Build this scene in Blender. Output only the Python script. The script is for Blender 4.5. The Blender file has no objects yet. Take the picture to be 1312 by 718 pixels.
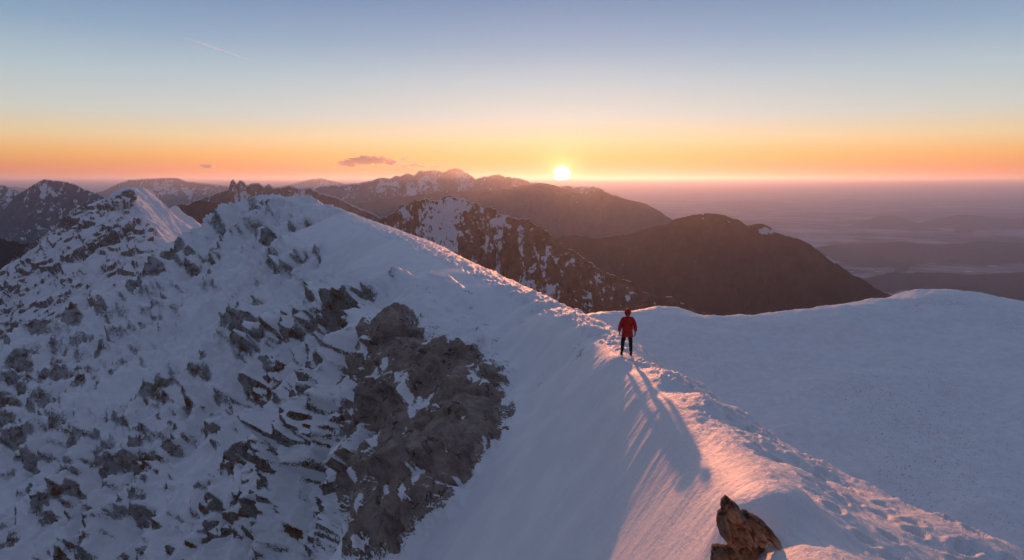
import bpy, bmesh, math, random, time
import numpy as np
from mathutils import Vector, Matrix
T0 = time.time()
random.seed(7)
rng = np.random.default_rng(11)
scene = bpy.context.scene
col = scene.collection

# ------------------------------------------------------------------ camera
FPX = 855.0
PITCH = math.atan(127.0 / FPX)
CP, SP = math.cos(PITCH), math.sin(PITCH)
cam_d = bpy.data.cameras.new("camera")
cam_d.sensor_width = 36.0
cam_d.lens = 36.0 * FPX / 1312.0
cam_d.clip_start = 0.1
cam_d.clip_end = 1.5e6
cam = bpy.data.objects.new("camera", cam_d)
col.objects.link(cam)
cam.location = (0, 0, 0)
cam.rotation_euler = (math.radians(90) - PITCH, 0, 0)
scene.camera = cam


def ray(u, v):
    """direction of photo pixel (u,v), scaled so that Y = 1"""
    a = u - 656.0
    b = 359.0 - v
    y = FPX * CP + b * SP
    z = -FPX * SP + b * CP
    return a / y, z / y


def W(u, v, Y):
    a, b = ray(u, v)
    return (a * Y, Y, b * Y)


# sun direction (towards the sun)
sa, sb = ray(720, 223.5)
SUN = Vector((sa, 1.0, sb)).normalized()
SUN_EL = math.asin(SUN.z)
SUN_AZ = math.atan2(SUN.x, SUN.y)

# ------------------------------------------------------------------ noise (numpy)
_perm = rng.permutation(256).astype(np.int32)
_perm = np.concatenate([_perm, _perm, _perm])
_g3 = rng.normal(size=(256, 3)).astype(np.float32)
_g3 /= np.linalg.norm(_g3, axis=1, keepdims=True)


def pnoise(x, y, z):
    x = np.asarray(x, np.float32); y = np.asarray(y, np.float32); z = np.asarray(z, np.float32)
    xi = np.floor(x); yi = np.floor(y); zi = np.floor(z)
    xf = x - xi; yf = y - yi; zf = z - zi
    xi = xi.astype(np.int32) & 255; yi = yi.astype(np.int32) & 255; zi = zi.astype(np.int32) & 255
    u = xf * xf * xf * (xf * (xf * 6 - 15) + 10)
    v = yf * yf * yf * (yf * (yf * 6 - 15) + 10)
    w = zf * zf * zf * (zf * (zf * 6 - 15) + 10)
    out = 0
    for dx in (0, 1):
        wx = u if dx else 1 - u
        a = _perm[xi + dx]
        for dy in (0, 1):
            wy = v if dy else 1 - v
            b = _perm[a + ((yi + dy) & 255)]
            for dz in (0, 1):
                wz = w if dz else 1 - w
                h = _perm[b + ((zi + dz) & 255)]
                g = _g3[h]
                out = out + wx * wy * wz * (g[..., 0] * (xf - dx) + g[..., 1] * (yf - dy) + g[..., 2] * (zf - dz))
    return out * 1.5


def fbm(x, y, z, octv=4, gain=0.5, lac=2.03):
    s = 0; a = 1.0; f = 1.0
    for i in range(octv):
        s = s + a * pnoise(x * f + 17.3 * i, y * f - 9.1 * i, z * f + 4.7 * i)
        a *= gain; f *= lac
    return s


def ridged(x, y, z, octv=4, gain=0.5, lac=2.07):
    s = 0; a = 1.0; f = 1.0; tot = 0; prev = 1.0
    for i in range(octv):
        n = 1 - np.abs(pnoise(x * f + 31.3 * i, y * f - 19.1 * i, z * f + 14.7 * i)) * 1.6
        n = np.clip(n, 0, 1) ** 2
        s = s + a * n * prev
        tot += a
        prev = np.clip(n * 1.4, 0, 1)
        a *= gain; f *= lac
    return s / tot


def blocks(x, y, z, seed=0):
    """cellular noise: every cell is a tilted facet (angular rock). returns facet height, edge distance, cell random"""
    x = np.asarray(x, np.float32); y = np.asarray(y, np.float32); z = np.asarray(z, np.float32)
    xi = np.floor(x).astype(np.int32); yi = np.floor(y).astype(np.int32); zi = np.floor(z).astype(np.int32)
    best = np.full(x.shape, 1e9, np.float32); sec = best.copy()
    val = np.zeros(x.shape, np.float32); rnd = np.zeros(x.shape, np.float32)
    r = np.random.default_rng(100 + seed)
    tab = r.random((256, 3)).astype(np.float32)
    tilt = r.normal(size=(256, 3)).astype(np.float32) * 0.55
    off = r.random(256).astype(np.float32)
    for dx in (-1, 0, 1):
        for dy in (-1, 0, 1):
            for dz in (-1, 0, 1):
                cx = xi + dx; cy = yi + dy; cz = zi + dz
                h = _perm[_perm[_perm[cx & 255] + (cy & 255)] + (cz & 255)]
                t = tab[h]
                ax = x - cx - t[..., 0]; ay = y - cy - t[..., 1]; az = z - cz - t[..., 2]
                d = ax * ax + ay * ay + az * az
                m = d < best
                sec = np.where(m, best, np.minimum(sec, d))
                best = np.where(m, d, best)
                q = tilt[h]
                val = np.where(m, off[h] + q[..., 0] * ax + q[..., 1] * ay + q[..., 2] * az, val)
                rnd = np.where(m, off[h], rnd)
    return val, np.sqrt(sec) - np.sqrt(best), rnd


def sstep(a, b, x):
    t = np.clip((x - a) / (b - a), 0, 1)
    return t * t * (3 - 2 * t)


# ------------------------------------------------------------------ mesh helpers
def set_props(o, label=None, cat=None, group=None, kind=None):
    if label: o["label"] = label
    if cat: o["category"] = cat
    if group: o["group"] = group
    if kind: o["kind"] = kind
    return o


def grid_mesh(name, P, mat, attrs=None, parent=None, smooth=True):
    n, m = P.shape[:2]
    me = bpy.data.meshes.new(name)
    me.vertices.add(n * m)
    me.vertices.foreach_set("co", np.ascontiguousarray(P.reshape(-1), dtype=np.float32))
    i = np.arange(n - 1)[:, None] * m + np.arange(m - 1)[None, :]
    q = np.stack([i, i + 1, i + m + 1, i + m], -1).reshape(-1).astype(np.int32)
    nf = (n - 1) * (m - 1)
    me.loops.add(nf * 4)
    me.loops.foreach_set("vertex_index", q)
    me.polygons.add(nf)
    me.polygons.foreach_set("loop_start", np.arange(nf, dtype=np.int32) * 4)
    me.polygons.foreach_set("use_smooth", np.full(nf, smooth, dtype=bool))
    me.update(calc_edges=True)
    for k, a in (attrs or {}).items():
        at = me.attributes.new(k, 'FLOAT', 'POINT')
        at.data.foreach_set("value", np.ascontiguousarray(a.reshape(-1), dtype=np.float32))
    me.materials.append(mat)
    o = bpy.data.objects.new(name, me)
    col.objects.link(o)
    if parent: o.parent = parent
    return o


def grid_normals(P):
    du = np.gradient(P, axis=1); dv = np.gradient(P, axis=0)
    n = np.cross(du, dv)
    n /= np.linalg.norm(n, axis=-1, keepdims=True) + 1e-12
    n *= np.sign(n[..., 2:3] + 1e-9)
    return n


# ------------------------------------------------------------------ material helpers
class NT:
    def __init__(self, name):
        self.m = bpy.data.materials.new(name); self.m.use_nodes = True
        self.t = self.m.node_tree; self.t.nodes.clear()
        self.out = self.t.nodes.new('ShaderNodeOutputMaterial')
    def n(self, typ, **kw):
        nd = self.t.nodes.new(typ)
        for k, v in kw.items(): setattr(nd, k, v)
        return nd
    def l(self, a, b): self.t.links.new(a, b)
    def setin(self, sock, v):
        if hasattr(v, 'links'): self.l(v, sock)
        else: sock.default_value = v
    def noise(self, vec, scale, detail=4, rough=0.55, dist=0.0):
        nd = self.n('ShaderNodeTexNoise'); self.setin(nd.inputs['Vector'], vec)
        nd.inputs['Scale'].default_value = scale; nd.inputs['Detail'].default_value = detail
        nd.inputs['Roughness'].default_value = rough; nd.inputs['Distortion'].default_value = dist
        return nd.outputs['Fac']
    def math(self, op, a, b=0.0, c=None, clamp=False):
        nd = self.n('ShaderNodeMath', operation=op, use_clamp=clamp)
        self.setin(nd.inputs[0], a); self.setin(nd.inputs[1], b)
        if c is not None: self.setin(nd.inputs[2], c)
        return nd.outputs[0]
    def ramp(self, f, lo, hi):
        nd = self.n('ShaderNodeMapRange', interpolation_type='SMOOTHSTEP')
        self.setin(nd.inputs[0], f); nd.inputs[1].default_value = lo; nd.inputs[2].default_value = hi
        return nd.outputs[0]
    def mix(self, f, a, b):
        nd = self.n('ShaderNodeMix', data_type='RGBA')
        self.setin(nd.inputs[0], f)
        self.setin(nd.inputs[6], a if hasattr(a, 'links') else (*a, 1)); self.setin(nd.inputs[7], b if hasattr(b, 'links') else (*b, 1))
        return nd.outputs[2]
    def mapping(self, vec, scale=(1, 1, 1), rot=(0, 0, 0)):
        nd = self.n('ShaderNodeMapping'); self.l(vec, nd.inputs[0])
        nd.inputs['Scale'].default_value = scale; nd.inputs['Rotation'].default_value = rot
        return nd.outputs[0]
    def attr(self, name):
        nd = self.n('ShaderNodeAttribute', attribute_name=name); return nd.outputs['Fac']
    def bump(self, h, strength, dist, normal=None):
        nd = self.n('ShaderNodeBump'); self.setin(nd.inputs['Height'], h)
        self.setin(nd.inputs['Strength'], strength); nd.inputs['Distance'].default_value = dist
        if normal is not None: self.l(normal, nd.inputs['Normal'])
        return nd.outputs[0]
    def finish(self, base, rough=0.8, normal=None, spec=0.3, **kw):
        p = self.n('ShaderNodeBsdfPrincipled')
        self.setin(p.inputs['Base Color'], base if hasattr(base, 'links') else (*base, 1))
        self.setin(p.inputs['Roughness'], rough); self.setin(p.inputs['Specular IOR Level'], spec)
        if normal is not None: self.l(normal, p.inputs['Normal'])
        for k, v in kw.items(): self.setin(p.inputs[k], v)
        self.l(p.outputs[0], self.out.inputs[0])
        return self.m


def obj_pos(t):
    return t.n('ShaderNodeTexCoord').outputs['Object']


def near_material():
    t = NT("snow_and_rock")
    pos = obj_pos(t)
    rock = t.attr("rock"); trail = t.attr("trail"); dark = t.attr("slab"); tuft = t.attr("tuft")
    n1 = t.noise(pos, 2.2, 8, 0.62)
    n2 = t.noise(pos, 9.0, 6, 0.6)
    n1c = t.math('MULTIPLY', t.math('SUBTRACT', n1, 0.5), 0.95)
    n2c = t.math('MULTIPLY', t.math('SUBTRACT', n2, 0.5), 1.25)
    m = t.math('ADD', rock, t.math('ADD', n1c, n2c))
    mask = t.ramp(m, 0.46, 0.54)
    # rock colour: grey brown limestone, rusty patches, dark seams
    big = t.noise(pos, 0.22, 5, 0.6)
    fine = t.noise(pos, 6.0, 9, 0.7)
    c = t.mix(t.ramp(fine, 0.3, 0.7), (0.17, 0.135, 0.115), (0.48, 0.39, 0.33))
    rust = t.mix(t.ramp(fine, 0.3, 0.75), (0.13, 0.055, 0.025), (0.42, 0.19, 0.07))
    rf = t.ramp(t.noise(pos, 0.30, 6, 0.65), 0.50, 0.60)
    rf = t.math('MULTIPLY', rf, t.math('SUBTRACT', 1.0, t.math('MULTIPLY', dark, 0.55)))
    c = t.mix(rf, c, rust)
    c = t.mix(t.math('MULTIPLY', dark, 0.75), c, t.mix(t.ramp(t.noise(pos, 1.1, 8, 0.7), 0.3, 0.7), (0.27, 0.185, 0.14), (0.66, 0.50, 0.40)))
    vor = t.n('ShaderNodeTexVoronoi', feature='DISTANCE_TO_EDGE')
    wv = t.n('ShaderNodeVectorMath', operation='ADD'); t.l(pos, wv.inputs[0])
    nz = t.n('ShaderNodeTexNoise'); t.l(pos, nz.inputs[0]); nz.inputs['Scale'].default_value = 0.8; nz.inputs['Detail'].default_value = 6
    sc = t.n('ShaderNodeVectorMath', operation='SCALE'); t.l(nz.outputs['Color'], sc.inputs[0]); sc.inputs['Scale'].default_value = 3.2
    t.l(sc.outputs[0], wv.inputs[1]); t.l(wv.outputs[0], vor.inputs['Vector']); vor.inputs['Scale'].default_value = 0.55
    crack = t.ramp(t.math('ADD', vor.outputs['Distance'], t.math('MULTIPLY', t.math('SUBTRACT', t.noise(pos, 1.3, 5, 0.6), 0.42), 0.30)), 0.0, 0.05)
    c = t.mix(t.math('MULTIPLY', t.math('SUBTRACT', 1.0, crack), 0.7), c, (0.03, 0.025, 0.022))
    # snow
    sn = t.noise(pos, 0.6, 5, 0.55)
    snow = t.mix(t.ramp(sn, 0.35, 0.7), (0.80, 0.80, 0.82), (0.87, 0.865, 0.87))
    # sparse dry grass tufts / pebbles poking out of the snow
    tn = t.noise(pos, 3.4, 2, 0.6)
    tm = t.ramp(t.math('ADD', tn, t.math('MULTIPLY', tuft, 0.12)), 0.75, 0.80)
    tm = t.math('MULTIPLY', tm, t.ramp(tuft, 0.05, 0.3))
    snow = t.mix(tm, snow, (0.16, 0.12, 0.09))
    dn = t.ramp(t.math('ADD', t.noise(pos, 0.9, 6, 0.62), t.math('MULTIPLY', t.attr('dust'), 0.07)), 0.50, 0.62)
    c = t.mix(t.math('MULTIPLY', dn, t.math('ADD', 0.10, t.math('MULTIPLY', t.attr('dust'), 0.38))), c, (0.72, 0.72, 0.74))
    base = t.mix(mask, snow, c)
    rough = t.math('ADD', 0.62, t.math('MULTIPLY', mask, 0.25))
    hs = t.math('ADD', t.math('MULTIPLY', t.noise(pos, 14.0, 5, 0.6), 0.35), t.noise(pos, 3.5, 5, 0.55))
    hr = t.math('ADD', t.math('MULTIPLY', t.noise(pos, 4.0, 10, 0.72), 4.0), t.math('MULTIPLY', crack, 0.9))
    h = t.n('ShaderNodeMix', data_type='FLOAT'); t.l(mask, h.inputs[0]); t.l(hs, h.inputs[2]); t.l(hr, h.inputs[3])
    st = t.math('ADD', t.math('ADD', 0.35, t.math('MULTIPLY', t.attr('rough'), 0.45)), t.math('MULTIPLY', mask, 0.6), clamp=True)
    nrm = t.bump(h.outputs[0], st, 0.09)
    tm2 = t.noise(t.mapping(pos, (7.0, 2.2, 7.0), (0, 0, 0.12)), 1.0, 7, 0.62)
    nrm = t.bump(tm2, t.math('MULTIPLY', trail, 0.8), 0.10, nrm)
    # step of snow edge
    nrm = t.bump(t.math('SUBTRACT', 1.0, t.ramp(m, 0.40, 0.56)), 0.5, 0.12, nrm)
    return t.finish(base, rough, nrm, 0.25)


def mountain_material(name, snow_amt, rock_a, rock_b, scale, snow_hi=0.0, z_lo=-500.0, z_hi=0.0, bump=1.0, streak=0.0, slope_w=1.2, snow_col=(0.8, 0.82, 0.86)):
    """snow cover by altitude, slope and noise; forest or rock below"""
    t = NT(name)
    pos = obj_pos(t)
    geo = t.n('ShaderNodeNewGeometry')
    sx = t.n('ShaderNodeSeparateXYZ'); t.l(geo.outputs['Normal'], sx.inputs[0])
    px = t.n('ShaderNodeSeparateXYZ'); t.l(pos, px.inputs[0])
    alt = t.n('ShaderNodeMapRange'); t.l(px.outputs[2], alt.inputs[0]); alt.inputs[1].default_value = z_lo; alt.inputs[2].default_value = z_hi
    n1 = t.noise(pos, scale, 9, 0.65)
    n2 = t.noise(pos, scale * 7, 6, 0.65)
    a = t.math('ADD', t.math('MULTIPLY', t.math('SUBTRACT', n1, 0.5), 1.5), t.math('MULTIPLY', t.math('SUBTRACT', n2, 0.5), 1.9))
    sl = t.math('MULTIPLY', t.math('SUBTRACT', sx.outputs[2], 0.75), slope_w)
    gul = t.attr("gully")
    m = t.math('ADD', t.math('ADD', a, sl), t.math('ADD', t.math('MULTIPLY', alt.outputs[0], snow_hi), t.math('ADD', t.math('MULTIPLY', gul, streak), snow_amt)))
    m = t.math('ADD', m, t.attr("snow"))
    mask = t.ramp(m, 0.42, 0.60)
    c = t.mix(t.ramp(t.noise(pos, scale * 5, 8, 0.7), 0.35, 0.68), rock_a, rock_b)
    base = t.mix(mask, c, snow_col)
    nrm = t.bump(t.noise(pos, scale * 3, 10, 0.72), bump, 0.35 / scale * 0.30)
    return t.finish(base, 0.9, nrm, 0.1)

#@@NEAR
# ------------------------------------------------------------------ near terrain: control points
CTRL = []   # x, y, z, rock, rough
def C(u, v, Y, rock=0.0, rough=0.3):
    x, y, z = W(u, v, Y); CTRL.append((x, y, z, rock, rough)); return (x, y, z)
def CX(x, y, z, rock=0.0, rough=0.3): CTRL.append((x, y, z, rock, rough))
def line(pts, rock=0.0, rough=0.3, step=0.07, behind=None):
    P = [W(*p) for p in pts]
    for a, b in zip(P[:-1], P[1:]):
        a = np.array(a); b = np.array(b)
        L = np.linalg.norm(b - a); n = max(1, int(L / (step * np.linalg.norm((a + b) / 2))))
        for k in range(n):
            p = a + (b - a) * k / n
            CTRL.append((*p, rock, rough))
            if behind:
                for (dx, dy, dz) in behind:
                    r = math.hypot(p[0], p[1])
                    CTRL.append((p[0] + dx * r, p[1] + dy * r, p[2] + dz * r, rock, rough))
    CTRL.append((*P[-1], rock, rough))

# left/upper crest of the ridge (edge of the steep left slope) and the plateau's right edge
LCR = [(1010, 735, 5.6), (985, 660, 7.4), (940, 600, 10.3), (905, 568, 12.8), (850, 506, 17.6), (815, 475, 21.8)]
RCR = [(1330, 722, 7.7), (1250, 690, 8.7), (1150, 640, 10.8), (1050, 590, 13.5), (950, 532, 18.6), (880, 494, 22.3), (830, 466, 25.6)]
line(LCR, 0, 0.12, 0.06)
line(RCR, 0, 0.25, 0.06)
for (x, y, z) in [(8.0, 7, -6.6), (8.4, 10, -7.3), (9.2, 14, -8.8), (9.5, 18, -10.2), (9.5, 23, -11.8), (9.0, 28, -13.5)]:
    CX(x, y, z)
for (x, y, z) in [(13, 8, -12), (14, 13, -14), (15.5, 20, -17.5), (16, 28, -21), (18, 38, -25)]:
    CX(x, y, z)
# plateau interior
C(1150, 718, 6.6, 0, 0.2); C(1080, 650, 8.6, 0, 0.2); C(1000, 600, 11.2, 0, 0.15); C(960, 560, 14.4, 0, 0.15); C(900, 520, 18.1, 0, 0.15); C(1060, 620, 11.1, 0, .15)
CX(2.9, 3.2, -3.0); CX(7.0, 4.0, -5.6); CX(2.6, 0.5, -2.8); CX(3, -3, -2.6); CX(8, -3, -5.6); CX(15, 2, -11.5); CX(16, -4, -11)
# person
C(803, 456, 25.0, 0, 0.1); C(790, 458, 24.6, 0, 0.1)
# crest on from the person to the col and the summit
line([(785, 452, 25.4), (770, 440, 28.6), (735, 415, 34.5), (700, 401, 40), (650, 374, 50), (600, 351, 60), (550, 328, 75), (520, 313, 86), (475, 294, 105), (430, 277, 128)],
     0, 0.12, 0.05, behind=[(0.012, 0.06, -0.0045), (0.03, 0.10, -0.011), (0.13, 0.2, -0.09), (0.3, 0.4, -0.33)])
line([(430, 276, 130), (395, 265.5, 148), (360, 257.5, 160), (330, 255.5, 167), (300, 262, 168)],
     0.15, 0.34, 0.05, behind=[(0.05, 0.045, -0.018), (0.13, 0.12, -0.10), (0.3, 0.3, -0.33)])
# left skyline of the flank
line([(300, 257, 168), (275, 272, 166), (240, 293, 165), (215, 322, 162), (180, 352, 158), (130, 392, 150), (60, 424, 138), (0, 452, 126), (-90, 500, 112)], 0.3, 0.8, 0.05,
     behind=[(-0.05, 0.06, -0.045), (-0.10, 0.16, -0.16), (-0.2, 0.4, -0.4)])
# flank facing the camera
for (u, v, Y, rk, rg) in [
    (-120, 740, 80, .35, .7), (0, 718, 70, .3, .7), (0, 600, 86, .35, .8), (0, 520, 104, .4, .8), (100, 718, 62, .3, .7), (200, 718, 55, .35, .8), (300, 718, 48, .45, .9), (380, 718, 42, .5, .9),
    (-100, 600, 95, .3, .7), (100, 600, 78, .3, .8), (200, 600, 69, .3, .8), (100, 500, 104, .25, .6), (200, 500, 91, .3, .7), (90, 440, 128, .2, .5), (200, 400, 127, .2, .6),
    (250, 330, 148, .3, .8), (280, 300, 156, .4, .8), (330, 300, 143, .3, .7), (330, 350, 117, .2, .7), (270, 400, 115, .15, .5), (330, 450, 82, .5, .9), (270, 480, 87, .3, .6),
    (330, 550, 63, .4, .9), (270, 560, 70, .3, .8), (330, 640, 51, .3, .9), (250, 640, 58, .25, .7), (380, 300, 132, .2, .5), (380, 350, 103, .35, .8), (380, 400, 85, .4, .9), (430, 300, 112, .05, .2),
    (430, 350, 93, .1, .3), (430, 390, 74, .5, .8), (430, 450, 61, .6, 1), (430, 500, 54, .6, 1), (400, 560, 51, .6, 1), (400, 650, 44, .6, 1), (470, 325, 92, .0, .1), (475, 365, 72, .1, .2), (470, 410, 60, .7, 1),
    (500, 350, 72, .0, .1), (520, 335, 74, 0, .1), (600, 370, 56, .1, .2), (570, 345, 66, 0, .1), (640, 385, 51, .1, .2), (670, 400, 47, .1, .2), (640, 420, 47.5, .1, .2), (690, 425, 43.5, .1, .2),
    # knob (snow cap over the slab)
    (550, 357, 54.5, 0, .1), (530, 368, 53.5, 0, .15), (575, 366, 53.5, 0, .15), (600, 390, 50.5, 0, .15), (550, 385, 50.5, .15, .2), (520, 408, 47.5, .3, .2), (620, 420, 46.3, .1, .2), (585, 440, 44.6, .3, .2), (640, 460, 40.8, .3, .2),
    # slab
    (500, 430, 46.0, 1, .3), (560, 460, 42.8, 1, .25), (610, 470, 40.7, 1, .25), (540, 510, 39.8, 1, .25), (600, 520, 35.6, 1, .25), (640, 520, 33.0, 1, .25), (470, 500, 45, 1, .4),
    (500, 570, 38.2, 1, .25), (560, 580, 31.6, 1, .25), (610, 575, 29.4, 1, .25), (450, 600, 41.5, .8, .8), (480, 650, 32.2, 1, .5), (540, 640, 28.8, 1, .25), (500, 700, 27.4, 1, .4), (430, 700, 37, .7, .8),
    ]:
    C(u, v, Y, rk, rg)


# steep left slope of the ridge, ruled from the crest
_L = np.array([W(*p) for p in [(1030, 790, 3.6)] + LCR + [(785, 452, 25.4), (770, 440, 28.6), (735, 415, 34.5)]])
for yv in np.arange(4.0, 31.0, 1.6):
    xl = np.interp(yv, _L[:, 1], _L[:, 0]); zl_ = np.interp(yv, _L[:, 1], _L[:, 2])
    aa_ = np.interp(yv, [5, 12, 14, 22, 32], [0.95, 1.25, 1.40, 1.2, 1.03])
    for dx in (0.7, 1.8, 3.4, 5.6, 8.4):
        if dx * 1.15 > 14 - 0.2 * yv: continue
        if yv > 24 and dx > 5: continue
        CX(xl - dx, yv, zl_ - aa_ * dx, 0, 0.05)
def ruled(x, y):
    xl = np.interp(y, _L[:, 1], _L[:, 0]); zl_ = np.interp(y, _L[:, 1], _L[:, 2])
    return zl_ - np.interp(y, [5, 12, 14, 22, 32], [0.95, 1.25, 1.40, 1.2, 1.03]) * (xl - x)


def on_ruled(u, v):
    a, b = ray(u, v)
    for yq in np.arange(10, 45, 0.1):
        if b * yq < ruled(a * yq, yq): return yq
    return 40.0


gy_prev = 0
for (u, v) in [(520, 718), (560, 680), (595, 640), (640, 585), (662, 545)]:
    yq = on_ruled(u, v); print("gully", u, v, round(yq, 1)); C(u, v, yq, 0, 0.05)
C(665, 500, 33.5, 0, .08); C(690, 460, 35.5, 0, .08); C(708, 480, 31.5, .1, .1); C(745, 450, 31, .3, .2)
CX(-12, 12, -20, 0, .1); CX(-5, 0, -10, 0, .1); CX(-20, 10, -24, .2, .4); CX(-40, 30, -34, .3, .6); CX(-60, 40, -44, .3, .6); CX(-25, 30, -25, .5, .8)
# bowl on the right: one even slope rising away from the ridge
def BY(u, v): return 55.8 / (-ray(u, v)[1] + 0.12)
line([(u, v, BY(u, v)) for u, v in [(690, 412), (740, 405), (800, 399), (840, 397), (880, 399), (915, 408), (1000, 400), (1070, 391), (1140, 386), (1160, 377), (1185, 375), (1250, 380), (1312, 388), (1420, 400)]],
     0, 0.12, 0.05, behind=[(0.01, 0.05, -0.010), (0.03, 0.17, -0.08), (0.1, 0.5, -0.33)])
for (u, v) in [(760, 418), (830, 420), (830, 450), (900, 440), (900, 480), (1000, 430), (1000, 480), (1000, 540), (1100, 430), (1100, 480), (1100, 540), (1100, 590),
                  (1200, 430), (1200, 500), (1200, 560), (1200, 630), (1290, 440), (1290, 520), (1290, 600), (1290, 680), (1400, 500), (1400, 640), (1160, 396), (1240, 400), (760, 450), (700, 430)]:
    C(u, v, BY(u, v), 0, 0.1)
CX(30, 30, -33, 0, .1); CX(40, 12, -36, 0, .1); CX(60, 30, -46, 0, .1); CX(100, 60, -50, 0, .1); CX(20, 60, -33, 0, .1)

K = np.array(CTRL, np.float64)
OY = -7.0   # pole of the fan-shaped grid


def lp(x, y):
    yy = y - OY
    return np.arctan2(x, yy), np.log(np.hypot(x, yy))


ka, kr = lp(K[:, 0], K[:, 1])
kq = K[:, 2] / np.exp(kr)
# drop nearly coincident controls
keep = []
for i in range(len(K)):
    if all((ka[i] - ka[j]) ** 2 + (kr[i] - kr[j]) ** 2 > 0.012 ** 2 for j in keep): keep.append(i)
K = K[keep]; ka = ka[keep]; kr = kr[keep]; kq = kq[keep]
N = len(K)
D = np.hypot(ka[:, None] - ka[None], kr[:, None] - kr[None])
LAM = 4e-5
A_ = np.zeros((N + 3, N + 3)); A_[:N, :N] = D ** 3 + np.eye(N) * LAM
A_[:N, N] = 1; A_[:N, N + 1] = ka; A_[:N, N + 2] = kr; A_[N:, :N] = A_[:N, N:].T
wts = np.linalg.solve(A_, np.concatenate([kq, [0, 0, 0]]))
print("controls", N)


def base_eval(a, r, attrs=False):
    sh = a.shape; a = a.ravel(); r = r.ravel()
    out = np.empty(a.size); rk = np.empty(a.size); rg = np.empty(a.size)
    for s in range(0, a.size, 40000):
        e = slice(s, s + 40000)
        d2 = (a[e, None] - ka[None]) ** 2 + (r[e, None] - kr[None]) ** 2
        out[e] = (d2 * np.sqrt(d2)) @ wts[:N] + wts[N] + wts[N + 1] * a[e] + wts[N + 2] * r[e]
        if attrs:
            w = 1 / (d2 + 4e-4) ** 2; w /= w.sum(1, keepdims=True)
            rk[e] = w @ K[:, 3]; rg[e] = w @ K[:, 4]
    z = out * np.exp(r)
    if attrs: return z.reshape(sh), rk.reshape(sh), rg.reshape(sh)
    return z.reshape(sh)


# coarse grid for layout queries
AZ0, AZ1, R0, R1 = math.radians(-66), math.radians(66), math.log(4.0), math.log(430.0)
cg_a = np.linspace(AZ0, AZ1, 220); cg_r = np.linspace(R0, R1, 520)
CA, CR = np.meshgrid(cg_a, cg_r, indexing='ij')
CZ, CRK, CRG = base_eval(CA, CR, True)


def bil(grid, a, r):
    fa = np.clip((a - AZ0) / (AZ1 - AZ0) * (len(cg_a) - 1), 0, len(cg_a) - 1.001); fr = np.clip((r - R0) / (R1 - R0) * (len(cg_r) - 1), 0, len(cg_r) - 1.001)
    i = fa.astype(int); j = fr.astype(int); x = fa - i; y = fr - j
    return grid[i, j] * (1 - x) * (1 - y) + grid[i + 1, j] * x * (1 - y) + grid[i, j + 1] * (1 - x) * y + grid[i + 1, j + 1] * x * y


def hit(u, v, ymin=5.0, ymax=400.0):
    """where the ray of photo pixel (u,v) meets the base terrain"""
    a, b = ray(u, v)
    Y = np.exp(np.linspace(math.log(ymin), math.log(ymax), 3000))
    z = bil(CZ, *lp(a * Y, Y))
    below = np.nonzero(b * Y < z)[0]
    Yh = Y[below[0]] if len(below) else ymax
    return np.array([a * Yh, Yh, b * Yh])


# rows: spacing adapted to how the ground turns towards the camera side
cy = np.exp(CR) * np.cos(CA) + OY; cx = np.exp(CR) * np.sin(CA)
phi = np.arctan2(CZ, np.hypot(cx, np.maximum(cy, 0.5)))
run = np.maximum.accumulate(phi, axis=1)
vis = (phi >= run - 0.01).astype(float)
w_ = np.abs(np.gradient(phi, axis=1)) * (0.15 + 0.85 * vis) + 0.0008
for _ in range(60):
    w_[1:-1] = (w_[:-2] + w_[1:-1] * 2 + w_[2:]) / 4
for _ in range(10):
    w_[:, 1:-1] = (w_[:, :-2] + w_[:, 1:-1] * 2 + w_[:, 2:]) / 4
cum = np.cumsum(w_, axis=1); cum = (cum - cum[:, :1]) / (cum[:, -1:] - cum[:, :1])
NA, NR = 1180, 1150
av = np.concatenate([np.linspace(-66, -42, 40)[:-1], np.linspace(-42, 42, NA - 78), np.linspace(42, 66, 40)[1:]]) * math.pi / 180
NA = len(av)
rows = np.linspace(0, 1, NR)
cr_rows = np.stack([np.interp(rows, cum[i], cg_r) for i in range(len(cg_a))])
fa = (av - AZ0) / (AZ1 - AZ0) * (len(cg_a) - 1); ia = np.clip(fa.astype(int), 0, len(cg_a) - 2); fx = (fa - ia)[:, None]
GR = cr_rows[ia] * (1 - fx) + cr_rows[ia + 1] * fx
GA = np.repeat(av[:, None], NR, axis=1)
BZ = base_eval(GA, GR)
RK = bil(CRK, GA, GR); RG = bil(CRG, GA, GR)
X = np.exp(GR) * np.sin(GA); Y = np.exp(GR) * np.cos(GA) + OY
print("base", time.time() - T0)

# --- world-space outlines of rock and snow areas
def poly_sd(pts, X, Y):
    """signed distance (positive inside) to polygon in plan"""
    P = np.array(pts); d = np.full(X.shape, 1e9); ins = np.zeros(X.shape, bool)
    for i in range(len(P)):
        a = P[i]; b = P[(i + 1) % len(P)]
        ex, ey = b - a; wx = X - a[0]; wy = Y - a[1]
        t = np.clip((wx * ex + wy * ey) / (ex * ex + ey * ey + 1e-9), 0, 1)
        d = np.minimum(d, np.hypot(wx - t * ex, wy - t * ey))
        c = ((a[1] > Y) != (b[1] > Y)) & (X < (b[0] - a[0]) * (Y - a[1]) / (b[1] - a[1] + 1e-12) + a[0])
        ins ^= c
    return np.where(ins, d, -d)


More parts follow.
